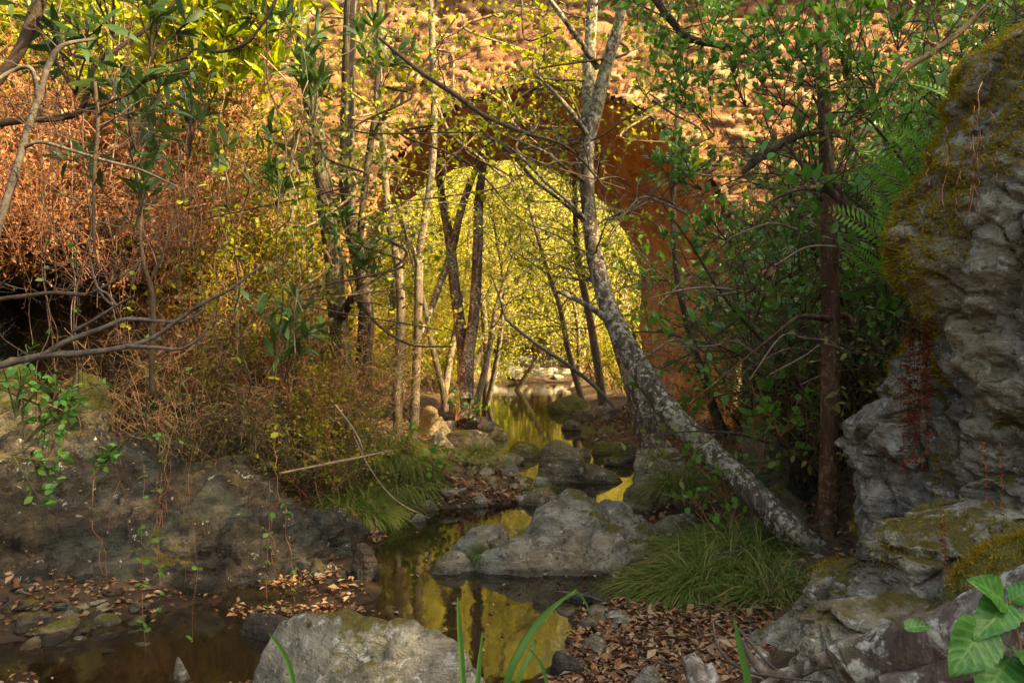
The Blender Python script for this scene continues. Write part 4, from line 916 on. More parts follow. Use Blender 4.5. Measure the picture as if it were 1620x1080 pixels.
def spots_(n, x0, x1, y0, y1, gap=.45, ok=lambda x, y: True):
    out = []; tries = 0
    while len(out) < n and tries < 4000:
        tries += 1
        x, y = rng.uniform(x0, x1), rng.uniform(y0, y1)
        if ok(x, y) and all((x - a) ** 2 + (y - b) ** 2 > gap * gap for a, b in out): out.append((x, y))
    return out
pxx = lambda x, y: 810 + x / y * F
notcave = lambda x, y: not (-5.6 < x < -3.0 and y < 7.9)
scatter('dead', spots_(16, -7.2, -3.6, 7.3, 10.3, .6, lambda x, y: pxx(x, y) < 330 and notcave(x, y)), 'tangle of dead red-brown fern and bramble high on the sunlit bank', 'dead fern tangles on the sunlit bank')
scatter('stalk', spots_(15, -5.6, -1.7, 6.9, 10.2, .6, lambda x, y: 190 < pxx(x, y) < 520 and notcave(x, y)), 'thicket of dry tan stalks hanging down the bank before the kinked alder', 'dry stalk thickets on the bank', (.75, 1.15))
scatter('willow', spots_(11, -7.5, -3.2, 8.6, 10.6, .6, lambda x, y: 90 < pxx(x, y) < 470), 'tall sunlit willow shrub with long narrow yellow-green leaves', 'willow shrubs on top of the sunlit bank', (.9, 1.4))
scatter('yellow', spots_(12, -5.8, -2.1, 8.2, 10.7, .5, lambda x, y: 200 < pxx(x, y) < 520), 'leafy yellow-green shrub between willows and dry stalks', 'yellow-green shrubs on the sunlit bank', (.8, 1.25))
scatter('olive', spots_(7, -3.6, -1.3, 6.7, 8.3, .5, lambda x, y: 310 < pxx(x, y) < 560 and notcave(x, y)), 'dull green low shrub among the dry stalks by the kinked alder', 'green shrubs among the dry stalks', (.45, .75))
scatter('yellow', spots_(6, -3.8, -1.4, 6.9, 8.6, .5, lambda x, y: 270 < pxx(x, y) < 540 and notcave(x, y)), 'small leafy shrub pushing through the dry stalks', 'leafy shrubs in the dry stalks', (.45, .8))
scatter('dead', spots_(8, -4.4, -1.8, 6.9, 9.0, .6, lambda x, y: 200 < pxx(x, y) < 500 and notcave(x, y)), 'small clump of dead red fern between the dry stalks', 'dead fern clumps between the stalks', (.5, .8))
# soil lip above the hollow carries hanging dead fern
for k in range(9):
    x = -5.9 + k * .36 + rng.normal() * .1; y = 6.75 + rng.normal() * .2
    place(T['dead'][k % 3], x, y, rng.uniform(0, 6.28), rng.uniform(.7, 1.0), 'dead red-brown fern hanging over the lip of the black hollow', 'dead ferns over the black hollow', 0, z=2.12 + rng.normal() * .12)
for k in range(7):
    x = -6.2 + k * .5 + rng.normal() * .15; y = 7.8 + rng.normal() * .2
    place(T['dead'][k % 3], x, y, rng.uniform(0, 6.28), rng.uniform(.9, 1.3), 'dead red-brown fern heaped above the hanging ones', 'dead ferns heaped above the hollow', 0, z=2.75 + rng.normal() * .15)
# shaded slope
scatter('ever', [(3.0, 7.2), (3.6, 7.6), (4.2, 7.0), (3.6, 9.3)], 'glossy round-leaved evergreen shrub on the slope behind the reddish pole', 'evergreen shrubs behind the reddish pole', (1.15, 1.45))
scatter('ever', [(4.6, 8.4), (5.4, 7.6), (3.9, 8.9), (5.2, 9.5), (3.2, 6.0), (3.7, 5.7)], 'glossy evergreen shrub high on the shaded slope above the cliff', 'evergreen shrubs above the cliff', (1.0, 1.5))
scatter('olive', spots_(13, 2.35, 7.0, 5.8, 10.6, .55, lambda x, y: pxx(x, y) > 1135), 'dull olive twiggy shrub on the shaded slope', 'twiggy shrubs on the shaded slope', (.9, 1.5))
scatter('stalk', spots_(9, 2.5, 6.0, 6.2, 10.2, .6, lambda x, y: pxx(x, y) > 1170), 'thicket of dry stalks among the shaded shrubs', 'dry stalk thickets on the shaded slope', (.8, 1.3))
# pieces above the cliff
scatter('olive', [(3.2, 5.2), (3.8, 5.0), (4.4, 5.4), (4.9, 6.2)], 'olive twiggy shrub rooted on top of the mossy cliff', 'twiggy shrubs on top of the cliff', (.9, 1.3))

# ------------------------------------------------------------------ wood beyond the bridge
def wood_tree(seed, h=8.5, lean=.15, n=8500, clear=.1, lmat='lf_far', bark='bark_pale', label='', group=''):
    rng = np.random.default_rng(seed)
    root = empty('alder_tree', (0, 0, 0), label, 'tree', group)
    a = rng.uniform(0, 6.28)
    p = wander(rng, (0, 0, -.2), (math.cos(a) * lean, math.sin(a) * lean, 1), h, 16, .05, .012)
    m_ = MB(); r0 = rng.uniform(.07, .12); tube(m_, p, np.linspace(r0 * 1.15, .02, 17) , 9, .1, seed)
    st = []; lp = []; ld = []
    for k in range(38):
        t = rng.uniform(clear, .97) * 15; i = int(t); aa = rng.uniform(0, 6.28)
        d = np.array([math.cos(aa), math.sin(aa), rng.uniform(.1, .9)])
        q = wander(rng, p[i], d, rng.uniform(.9, 2.3) * (1.15 - .5 * t / 15), 8, .13, -.01); st.append((q, .022 * (1.2 - t / 18), .005))
        for s in range(7):
            j = rng.integers(2, 8); d2 = unit(q[j] - q[j - 1]); sd = unit(np.cross(d2, rng.normal(size=3)))
            u = wander(rng, q[j], d2 * .6 + sd, rng.uniform(.3, .8), 5, .18, -.03); st.append((u, .006, .003))
            lp.append(u[1:]); 
    m2 = stems_mesh(st, 4); m_.build('trunk', M[bark], root)
    m2.build('branch', M[bark], root)
    lp = np.concatenate(lp); k = rng.integers(0, len(lp), n)
    q = lp[k] + rng.normal(size=(n, 3)) * np.array([.15, .15, .12])
    m3 = MB(); leaves(m3, q, rng.normal(size=(n, 3)) + np.array([0, 0, -.2]), rng.uniform(.06, .12, n), 'quad', rng, nrm=rng.normal(size=(n, 3)) + np.array([0, 0, .8]))
    m3.build('crown', M[lmat], root, smooth=False)
    return root
lab = 'slender pale alder with yellow-green leaves beyond the bridge'; grp = 'alders lining the stream beyond the bridge'
W = [wood_tree(300 + k, 11.0 + 1.5 * (k % 3), [.05, .3, .18, .45, .1][k], label=lab, group=grp) for k in range(5)]
rng = np.random.default_rng(23)
def okfar(x, y):
    L = np.interp(y, CH[:, 0], CH[:, 1]); r_ = np.interp(y, CH[:, 0], CH[:, 2]); return x < L - .25 or x > r_ + .3
sp = spots_(20, -9, 0, 19, 30, 1.2, lambda x, y: okfar(x, y) and -.3 * y - 1.5 < x) + spots_(34, -12, 10, 30.5, 48, 1.3, lambda x, y: abs(x - .4) > .9 or y > 32)
for k, (x, y) in enumerate(sp):
    place(W[k % 5], x, y, rng.uniform(0, 6.28), rng.uniform(.8, 1.2) * (1.25 if y > 30 else .45 if x > 1 else .62), None, None, .05)
W2 = [wood_tree(360 + k, 7.5 + k, [.5, .25, .7][k], 1800, .3, label='x', group='x') for k in range(3)]
for k, (px, d) in enumerate([(748, 17.5), (772, 21), (800, 25), (842, 37), (868, 38), (890, 36), (915, 22), (940, 24), (965, 27), (990, 28), (1010, 30), (655, 20), (622, 20.5), (598, 21), (705, 21), (730, 24), (640, 24), (900, 26)]):
    place(W2[k % 3], (px - 810) * d / F, d, rng.uniform(0, 6.28), rng.uniform(.7, 1.0), 'slim leaning alder with a bare sunlit stem beyond the bridge', 'slim sunlit alders beyond the bridge')
for k, (px, d) in enumerate([(766, 19.6), (700, 20.5), (640, 21), (930, 17.4), (958, 16.4), (985, 15.9)]):
    place(W2[k % 3], (px - 810) * d / F, d, rng.uniform(0, 6.28), (.85, .85, .9), 'slim pale alder stem standing just behind the bridge', 'slim alders just behind the bridge')
for px, d, rz in ((602, 19.5, 1.0), (560, 20, 2.2), (670, 23, 4), (770, 24, 5.2)):
    place(W[int(px) % 5], (px - 810) * d / F, d, rz, rng.uniform(.85, 1.1), 'pale sunlit alder stem showing through the arch', 'alder stems showing through the arch')
lab2 = 'low yellow-green bush under the alders beyond the bridge'; g2 = 'bushes beyond the bridge'
scatter('yellow', spots_(26, -8, 8, 17, 30, .8, lambda x, y: okfar(x, y) and not -2.2 < x < 2.6 and -.3 * y - 1 < x < .13 * y + 1), lab2, g2, (.8, 1.5))
scatter('stalk', spots_(9, -8, -2.4, 19, 26, .8, okfar), 'dry stalk thicket in sun beyond the bridge', 'dry thickets beyond the bridge', (1, 1.6))
lab3 = 'tall leafy bush closing the valley behind the sunny bar'; g3_ = 'bushes behind the sunny bar'
for k, (x, y) in enumerate(spots_(16, -9, 9, 36, 46, 1.2)):
    place(T['yellow'][k % 3], x, y, rng.uniform(0, 6.28), rng.uniform(1.8, 2.8), lab3, g3_)

# ------------------------------------------------------------------ unseen trees added on the ridge to keep the glen in shade
labr = 'unseen evergreen tree added high on the hill to cast shade'; gr = 'unseen trees added on the hill for shade'
rg = [wood_tree(330 + k, 5.5, .1, 5000, .1, 'lf_olive', 'bark_dark', labr, gr) for k in range(2)]
for a in rg: a.name = 'added_shade_tree'
for k in range(13):
    y = -9 + k * 1.45 + rng.normal() * .3; x = 9.4 + rng.normal() * .7 + (y < 0) * 1.5
    if y < 8: place(rg[k % 2], x, y, rng.uniform(0, 6.28), rng.uniform(.8, 1.05) if y < 3.6 else rng.uniform(.35, .5))

for k, (x, y, s_) in enumerate([(-5.6, 2.4, 1.0), (-7.2, 4.8, 1.0), (-4.6, -1.8, 1.1), (5.6, .4, 1.0)]):  # trees added out of view to block skylight over the near bank
    place(rg[k % 2], x, y, rng.uniform(0, 6.28), (s_ * 1.2, s_ * 1.2, s_), 'unseen evergreen tree added to shade the near bank', 'unseen trees added to shade the near bank', 0.05, z=float(gz(x, y)[0]) + .9)

for k, (x, y) in enumerate([(-1.9, 33), (-.6, 37.5), (1.9, 36.5), (2.8, 35), (-1.2, 38), (2.0, 39), (3.6, 37.5), (-3, 36)]):
    place(W[k % 5], x, y, rng.uniform(0, 6.28), (1.25, 1.25, 1.5), 'tall dense alder closing the view behind the sunny bar', 'tall alders behind the sunny bar')
# ------------------------------------------------------------------ ferns, grass, vines
def fern(label, base, n, L, seed, lean=(0, 0, 0), mat='lf_fern', name='fern', group=None):
    rng = np.random.default_rng(seed); c = np.array(base, float)
    root = empty(name, tuple(c), label, 'fern', group); st = []; m_ = MB()
    for k in range(n):
        a = 6.28 * (k + rng.uniform(0, .6)) / n; d = np.array([math.cos(a) * .75, math.sin(a) * .75, .9]) + np.array(lean)
        p = wander(rng, (0, 0, 0), d, L * rng.uniform(.6, 1.05), 18, .03, -.04); st.append((p, .003, .001))
        tg = unit(np.gradient(p, axis=0)); sd = unit(np.cross(tg, np.array([.2, -.9, .4]) + rng.normal(size=3) * .3))
        for s in (-1, 1):
            j = np.arange(2, 18); ln = L * .17 * np.sin(np.pi * (.16 + .82 * (j - 2) / 16)) ** .8
            leaves(m_, p[j], sd[j] * s + tg[j] * .45, ln, 'slim', rng, nrm=np.cross(tg[j], sd[j]) + rng.normal(size=(len(j), 3)) * .1, wide=1.25)
    stems_mesh(st, 3).build('stem', M['twig_tan'], root); m_.build('frond', M[mat], root, smooth=False)
    return root
fern('large bright fern at the foot of the golden moss', at(1425, 415, 4.45), 5, .62, 1, (-.25, -.1, .6))
fern('bright fern arching beside the mossy cliff edge', at(1450, 320, 4.5), 5, .6, 2, (-.2, 0, .6))
fern('bright fern against the upper mossy edge', at(1482, 265, 4.5), 5, .6, 3, (-.3, 0, .5))
fern('pale green fern at the top of the cliff edge', at(1535, 180, 4.5), 4, .5, 4, (-.4, 0, .6))
fern('small fern in the crook of the dark twisted limb', at(1400, 450, 4.6), 5, .4, 5, (-.2, 0, .8))
fern('fern tuft on the crest of the cliff', at(1575, 105, 4.3), 5, .3, 6, (-.2, 0, .8))

def blades(mb, base, n, L, rad, rng, lean=(0, 0), bend=1.0, width=.004):
    a = rng.uniform(0, 6.28, n); rr = rad * np.sqrt(rng.random(n))
    b = np.stack([np.cos(a) * rr, np.sin(a) * rr, np.zeros(n)], 1) + np.array(base)
    d = unit(np.stack([np.cos(a) * .35 + lean[0] + rng.normal(size=n) * .2, np.sin(a) * .35 + lean[1] + rng.normal(size=n) * .2, np.ones(n)], 1))
    ln = L * rng.uniform(.55, 1.15, n); S = 6; p = b.copy(); pts = [p]
    for s in range(S):
        d = unit(d + np.stack([d[:, 0] * .25, d[:, 1] * .25, -np.full(n, .28 * bend) * rng.uniform(.6, 1.4, n)], 1)); p = p + d * (ln / S)[:, None]; pts.append(p)
    P = np.stack(pts, 1); h = unit(np.stack([-d[:, 1], d[:, 0], np.zeros(n)], 1) + rng.normal(size=(n, 3)) * .2)
    w = np.array([1, 1, .9, .8, .6, .4, .08])[None, :, None] * width * rng.uniform(.5, 1.6, n)[:, None, None]
    v = np.stack([P + h[:, None] * w, P - h[:, None] * w], 2).reshape(n, -1, 3)
    k = np.arange(S) * 2; f = np.stack([k, k + 1, k + 3, k + 2], 1)
    mb.add(v.reshape(-1, 3), (np.arange(n)[:, None, None] * (2 * S + 2) + f[None]).reshape(-1, 4))
def tuft(label, px, py, d, n, L, rad, seed, lean=(0, 0), bend=1.0, width=.003, z=None, mat='grass', name='grass_tuft', group=None):
    rng = np.random.default_rng(seed); c = at(px, py, d); c[2] = (float(gz(c[0], c[1])[0]) if z is None else z) - .02
    m_ = MB(); blades(m_, (0, 0, 0), n, L, rad, rng, lean, bend, width)
    o = m_.build(name, M[mat], smooth=False, offset=tuple(c)); return tag(o, label, 'grass', group)
tuft('big drooping green grass clump beside the leaf litter', 1075, 945, 4.75, 900, .42, .2, 1, (-.35, -.1))
tuft('broad grass clump in front of the leaning trunk base', 1150, 915, 4.95, 1000, .42, .26, 2, (-.15, -.2))
tuft('tall grass clump under the leaning trunk', 1200, 890, 5.3, 700, .4, .24, 3, (-.1, -.2))
tuft('dark grass clump against the pale rock toe', 1215, 960, 4.5, 600, .34, .2, 4, (-.2, -.1))
tuft('thin grass clump behind the big drooping one', 1110, 880, 5.4, 500, .36, .22, 5, (-.2, -.1))
tuft('grass clump hanging beside the knobbly boulder', 1075, 810, 6.6, 600, .4, .16, 6, (-.1, -.2), z=.28)
for k, (px, py, d) in enumerate([(590, 800, 7.0), (630, 790, 7.3), (645, 770, 7.6), (620, 755, 8.0), (600, 765, 7.6), (565, 820, 6.6), (555, 780, 7.0)]):
    tuft('shaggy grass clump hanging over the leafy strip below the alders', px, py, d, 650, .42, .22, 10 + k, (.15, -.35), 1.3, group='grass clumps below the alders')
tuft('grass tuft drooping over the greenish rock', 760, 738, 8.5, 420, .36, .13, 20, (.05, -.3), 1.2, z=.3)
tuft('low grass tuft beside the domed boulder', 868, 765, 8.1, 350, .26, .16, 21, (0, -.1))
tuft('short tuft of grass left of the pointed rock'.replace('left of', 'beside'), 845, 770, 7.9, 220, .2, .12, 22)
def on(v, x, y):      # height of a rock skin under x, y
    k = np.argmin((v[:, 0] - x) ** 2 + (v[:, 1] - y) ** 2); return float(v[k, 2])
for k, (x, y) in enumerate([(-.02, 5.55), (.05, 5.68), (-.1, 5.45), (.1, 5.78), (-.17, 5.38)]):
    c = (x, y, on(mid_v, x, y)); rng = np.random.default_rng(40 + k); m_ = MB(); blades(m_, (0, 0, 0), 110, .2, .06, rng, (-.3, -.4), 1.2, .0025)
    tag(m_.build('grass_tuft', M['grass'], smooth=False, offset=c), 'sparse grass growing in the diagonal crack of the ridged boulder', 'grass', 'grass in the crack of the ridged boulder')
tuft('bright narrow-bladed plant among the leaf litter', 1118, 965, 4.3, 9, .24, .02, 30, (.1, 0), .8, .006, mat='blade', name='sedge_plant')

def strap(label, strips, name='sedge_plant', mat='blade'):
    """Separate long blades traced in the photo: each a list of (px, py, d, half-width px)."""
    c = at(*strips[0][0][:3]); root = empty(name, tuple(c), label, 'plant')
    for s in strips:
        q = smooth_poly([[*at(a, b, d), w * d / F] for a, b, d, w in s], 8); p = q[:, :3] - c
        tg = unit(np.gradient(p, axis=0)); h = unit(np.cross(tg, np.array([0.25, 1, .15]))); up = np.cross(h, tg)
        w = q[:, 3:4]; v = np.stack([p - h * w, p + up * w * .35, p + h * w], 1).reshape(-1, 3); n = len(p)
        i = np.arange(n - 1) * 3; f = np.concatenate([np.stack([i, i + 1, i + 4, i + 3], 1), np.stack([i + 1, i + 2, i + 5, i + 4], 1)])
        m_ = MB(); m_.add(v, f); m_.build('blade', M[mat], root)
    return root
strap('tall arching sedge blades rising before the golden pool', [
    [(795, 1120, 2.0, 6), (808, 1060, 2.0, 6), (840, 1000, 2.02, 6), (875, 960, 2.05, 4), (912, 932, 2.1, 1)], [(790, 1120, 2.0, 5), (812, 1050, 1.98, 5), (850, 985, 2.0, 4), (884, 952, 2.0, 3), (914, 936, 2.05, 1)],
    [(805, 1120, 2.05, 4), (822, 1070, 2.05, 4), (845, 1020, 2.1, 3), (846, 1010, 2.1, 1)], [(912, 933, 2.1, 2), (925, 950, 2.12, 2), (934, 968, 2.13, 1)], [(872, 1120, 2.0, 3), (860, 1060, 2.0, 3), (838, 1025, 2.0, 1)]])
strap('two upright sedge blades before the golden pool', [[(735, 1120, 1.9, 5), (731, 1050, 1.9, 5), (727, 990, 1.9, 4), (724, 945, 1.9, 1)], [(752, 1120, 1.95, 5), (757, 1065, 1.95, 4), (763, 1000, 1.95, 1)]])
strap('single grass blade crossing the lichen-spotted boulder', [[(470, 1120, 1.8, 5), (460, 1060, 1.8, 5), (445, 1025, 1.8, 4), (425, 1000, 1.8, 1)]])
strap('upright blade before the driftwood', [[(1190, 1120, 1.9, 6), (1183, 1075, 1.9, 6), (1170, 1020, 1.9, 5), (1162, 978, 1.9, 1)]])

def vine(label, px, y0, y1, d, seed, nl, group=None, mat='lf_vine', lsize=(.025, .045), stem='twig_red', r=.0016, shape='round', name='hanging_vine', sway=6):
    rng = np.random.default_rng(seed); n = 14
    ys = np.linspace(y0, y1, n); xs = px + np.cumsum(rng.normal(size=n)) * sway * .4
    p = np.array([at(a, b, d + .05 * rng.normal()) for a, b in zip(xs, ys)]); p = smooth_poly(p, 4); c = p[0].copy()
    root = empty(name, tuple(c), label, 'vine', group); stems_mesh([(p - c, r, r * .7)], 4).build('stem', M[stem], root)
    if nl:
        k = rng.integers(4, len(p), nl); m_ = MB()
        for s in (-1, 1):
            leaves(m_, p[k] - c, np.array([s * 1.0, -.5, -.2]) + rng.normal(size=(nl, 3)) * .5, rng.uniform(*lsize, nl), shape, rng)
        m_.build('leaf', M[mat], root, smooth=False)['kind'] = 'stuff'
    return root
g = 'thin bare stems standing and hanging before the sunlit thicket'
rng = np.random.default_rng(31)
for k in range(38):
    px = rng.uniform(40, 520); vine('thin bare stem before the sunlit thicket', px, rng.uniform(-60, 260), rng.uniform(420, 720), rng.uniform(4.6, 6.8), 700 + k, 0 if k % 2 else int(rng.integers(4, 14)), g, 'lf_alder' if k % 4 else 'lf_willow_dark', (.035, .06), 'twig_dark' if k % 5 else 'twig_mid', rng.uniform(.002, .0055), 'round', 'thicket_stem', 18)
g = 'fine twig sprays hung before the bridge'
for k in range(34):
    px, py = rng.uniform(430, 1060), rng.uniform(-30, 230)
    if k % 3 == 0: px, py = rng.uniform(430, 640), rng.uniform(200, 430)
    d = rng.uniform(6.2, 9.6)
    limb('fine leafy twig spray hung before the bridge', [(px, py, d, 4), (px + rng.normal() * 30, py + rng.uniform(10, 40), d, 4), (px + rng.normal() * 60, py + rng.uniform(40, 90), d - .2, 3), (px + rng.normal() * 90, py + rng.uniform(60, 140), d - .3, 2)], 'twig_tan' if k % 2 else 'twig_dark', tw=9, seed=800 + k, L=.75, r=.0035, name='twig_spray', lmat='lf_alder' if k % 3 else 'lf_olive', shape='round', lsize=(.035, .07), every=.13, keep=.4)['group'] = g
g = 'thin bare strands hanging over the schist slab'
rng = np.random.default_rng(3)
for k in range(26):
    px = rng.choice([95, 150, 215, 250, 285, 330, 430]) + rng.normal() * 22; vine('thin bare strand hanging over the dark schist slab', px, rng.uniform(500, 690), rng.uniform(740, 1010), rng.uniform(4.0, 5.2), 400 + k, 0, g, stem='twig_dark' if k % 3 else 'twig_red', r=rng.uniform(.001, .003), sway=14)
vine('leafy green strand hanging lowest over the puddle', 218, 690, 1045, 3.9, 430, 13)
vine('thin leafy strand next to the lowest one', 245, 650, 960, 4.1, 431, 9)
vine('short leafy strand over the middle of the slab', 262, 640, 900, 4.3, 432, 6)
vine('leafy strand trailing at the end of the slab', 420, 760, 1000, 4.4, 433, 7)
vine('strand with few leaves curling toward the wet slab', 310, 660, 1050, 3.9, 434, 3)
vine('leafy strand before the fallen leaves on the slab', 452, 780, 960, 4.6, 435, 6)
for k in range(12):
    vine('rust-red dead vine hanging in the cleft of the cliff', 1436 + rng.uniform(-10, 36), 470 + rng.uniform(0, 60), rng.uniform(640, 760), 4.05 + rng.uniform(-.1, .15), 450 + k, 34, 'rust-red vines in the cleft', 'lf_rusty', (.016, .034), 'twig_dark', .002, 'dry', 'dead_vine', 3)
for k, (px, a, b) in enumerate([(1556, 690, 800), (1582, 700, 815), (1490, 800, 900)]):
    vine(['upright rusty flower stalk on the shaded cliff', 'curved rusty flower stalk near the upright one', 'pale pink flower stalk on the fluted rock'][k], px, a, b, 3.0, 470 + k, 26, None, 'lf_rusty', (.01, .018), 'twig_red', .0016, 'dry', 'flower_stalk', 2)
for k in range(9):
    vine('orange root strand trailing over the golden moss', 1490 + rng.uniform(-40, 100), 180 + rng.uniform(-60, 60), rng.uniform(270, 380), 3.1 + .1 * k / 9, 480 + k, 0, 'root strands over the moss', stem='twig_red', r=.002, name='root_strand', sway=9)

# leafy sprays of the near shrubs, hung in the frame
def spray(label, px, py, d, seed, mat, shape, n_st, L, lsize, dirn, smat='twig_dark', name='leafy_spray', every=.05, wide=1.0, cat='spray', group=None, keep=1.0, n_sub=4, updir=.2):
    rng = np.random.default_rng(seed); c = at(px, py, d); root = empty(name, tuple(c), label, cat, group); st = []; lp = []; ld = []
    for k in range(n_st):
        q = wander(rng, (0, 0, 0), np.array(dirn) + rng.normal(size=3) * .35, L * rng.uniform(.6, 1.1), 8, .1, .01); st.append((q, .005, .002))
        tw = [q]
        for s in range(n_sub):
            j = rng.integers(2, 8); d2 = unit(q[j] - q[j - 1]); sd = unit(np.cross(d2, rng.normal(size=3)))
            u = wander(rng, q[j], d2 + sd * .9, L * .35 * rng.uniform(.5, 1.1), 5, .12, .02); st.append((u, .0025, .0015)); tw.append(u)
        for u in tw:
            m = max(2, int(L * .4 / every)); t = rng.uniform(.35, 1, m) * (len(u) - 1); i = np.minimum(t.astype(int), len(u) - 2); f = (t - i)[:, None]
            lp.append(u[i] * (1 - f) + u[i + 1] * f); dd = unit(u[i + 1] - u[i]); ld.append(dd * .6 + unit(np.cross(dd, rng.normal(size=dd.shape))) * .9 + np.array([0, 0, updir]))
    lp = np.concatenate(lp); ld = np.concatenate(ld); k = rng.random(len(lp)) < keep
    stems_mesh(st, 5).build('stem', M[smat], root); m_ = MB(); leaves(m_, lp[k], ld[k], rng.uniform(*lsize, k.sum()), shape, rng, wide=wide); m_.build('foliage', M[mat], root, smooth=False)
    return root
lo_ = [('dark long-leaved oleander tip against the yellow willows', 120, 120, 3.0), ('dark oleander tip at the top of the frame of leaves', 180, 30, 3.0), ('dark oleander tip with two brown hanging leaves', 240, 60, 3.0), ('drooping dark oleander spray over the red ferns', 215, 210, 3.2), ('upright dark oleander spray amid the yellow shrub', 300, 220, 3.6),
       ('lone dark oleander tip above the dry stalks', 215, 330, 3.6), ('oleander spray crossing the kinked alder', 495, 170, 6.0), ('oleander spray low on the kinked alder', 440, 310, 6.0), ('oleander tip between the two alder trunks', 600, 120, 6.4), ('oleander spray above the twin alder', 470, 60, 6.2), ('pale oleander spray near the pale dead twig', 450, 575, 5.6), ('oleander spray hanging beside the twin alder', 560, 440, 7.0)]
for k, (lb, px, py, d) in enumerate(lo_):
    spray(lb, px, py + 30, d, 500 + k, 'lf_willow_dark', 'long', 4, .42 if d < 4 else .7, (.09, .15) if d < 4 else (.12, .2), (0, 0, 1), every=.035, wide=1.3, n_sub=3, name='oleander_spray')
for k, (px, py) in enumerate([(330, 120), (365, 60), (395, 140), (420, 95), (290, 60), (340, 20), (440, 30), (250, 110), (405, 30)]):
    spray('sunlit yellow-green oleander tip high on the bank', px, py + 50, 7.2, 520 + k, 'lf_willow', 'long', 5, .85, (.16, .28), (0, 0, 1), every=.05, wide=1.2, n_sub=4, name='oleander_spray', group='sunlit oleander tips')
ev = [(1085, 130, 5.6), (1130, 175, 5.5), (1210, 60, 5.2), (1255, 50, 5.0), (1290, 100, 5.0), (1340, 80, 5.0), (1110, 260, 5.7), (1240, 130, 5.1), (1180, 130, 5.3), (1060, 260, 5.8), (1330, 160, 5.1), (1150, 340, 5.8), (1190, 420, 5.8), (1250, 400, 5.6), (1385, 100, 4.9), (1420, 40, 4.9)]
for k, (px, py, d) in enumerate(ev):
    spray('glossy green leaf spray of the evergreen shrub over the pier', px, py + 40, d, 540 + k, 'lf_ever', 'oval', 5, .5, (.04, .075), (rng.normal() * .5, -.2, .7), every=.04, wide=1.2, group='evergreen leaf sprays over the pier', name='evergreen_spray', updir=.5)
iv = [('low leafy sapling before the dark pair of trunks', 655, 735, 7.6, (0, 0, 1)), ('leafy spray among the grass below the alders', 690, 760, 7.4, (.3, 0, 1)), ('small leafy seedling at the rock head', 720, 665, 9.5, (.3, 0, .6)), ('round-leaved sapling before the orange pier', 1085, 680, 7.0, (.2, 0, 1)), ('round-leaved spray against the pier wall', 1120, 640, 6.8, (0, 0, 1)),
      ('yellowish seedling at the rock behind the leaning trunk', 1150, 790, 5.6, (0, 0, 1)), ('bright creeper below the leaning trunk', 1135, 860, 5.5, (.1, 0, 1)), ('green creeper beside the pole trunk foot', 1235, 690, 5.6, (-.3, 0, .7)), ('leafy creeper on the slope between pole and pier', 1205, 730, 5.8, (0, 0, 1))]
for k, (lb, px, py, d, dr) in enumerate(iv):
    spray(lb, px, py, d, 570 + k, 'lf_vine', 'round', 6, .42, (.04, .075), dr, 'twig_red', 'leafy_sapling', .06, 1.1, 'sapling')
for k, (lb, px, py, d, dr) in enumerate([('pale green bramble leaves at the mouth of the black hollow', 60, 640, 3.6, (.3, -.2, -.4)), ('bramble leaves by the dark rock under the hollow', 20, 720, 3.4, (.4, 0, -.2)), ('bramble spray under the grey bare branch', 40, 700, 3.5, (.2, 0, .6)), ('bramble tuft hanging by the mossy knob', 205, 690, 4.2, (0, -.2, -.5)), ('dim bramble leaves at the edge of the shade', 25, 660, 3.5, (.1, 0, .8))]):
    spray(lb, px, py, d, 590 + k, 'lf_ever', 'oval', 4, .3, (.03, .055), dr, 'twig_thin', 'bramble_spray', .04, 1.3, 'bramble')

# broad-leaved plant close to the camera
def broadleaf(mb, base, d, nrm, L, wide, rng):
    d = unit(np.array(d, float)); b = unit(np.cross(np.array(nrm, float), d)); w = np.cross(d, b); nu, nv = 90, 41
    u = np.linspace(0, 1, nu); prof = wide * np.sin(np.pi * np.clip(u, 0, 1) ** .75) ** .8 * (1 - .25 * u) + .002
    saw = 1 + .07 * (((np.arange(nu) % 11) / 11. - .5)) * 1.0
    v = np.linspace(-1, 1, nv); U, V = np.meshgrid(u, v, indexing='ij')
    vein = .012 * (np.abs(np.sin(np.pi * (U * 6.5 - np.abs(V) * 1.6))) ** 6) * (np.abs(V) > .06) + .02 * np.exp(-(V / .07) ** 2)
    side = (prof * saw)[:, None] * V
    hgt = .16 * np.abs(V) ** 1.3 * prof[:, None] / max(prof.max(), 1e-6) * .6 - vein * -1 * .6 - .28 * U ** 2 + .03 * np.sin(U * 9 + V * 2) * np.abs(V)
    P = np.array(base)[None, None] + L * (U[..., None] * d + side[..., None] * b + hgt[..., None] * w)
    i = (np.arange(nu - 1)[:, None] * nv + np.arange(nv - 1)[None]).ravel()
    vn = np.clip(np.abs(np.sin(np.pi * (U * 6.5 - np.abs(V) * 1.6))) ** 14 * .7 + np.exp(-(V / .06) ** 2), 0, 1)
    mb.add(P.reshape(-1, 3), np.stack([i, i + 1, i + nv + 1, i + nv], 1), vn.ravel())
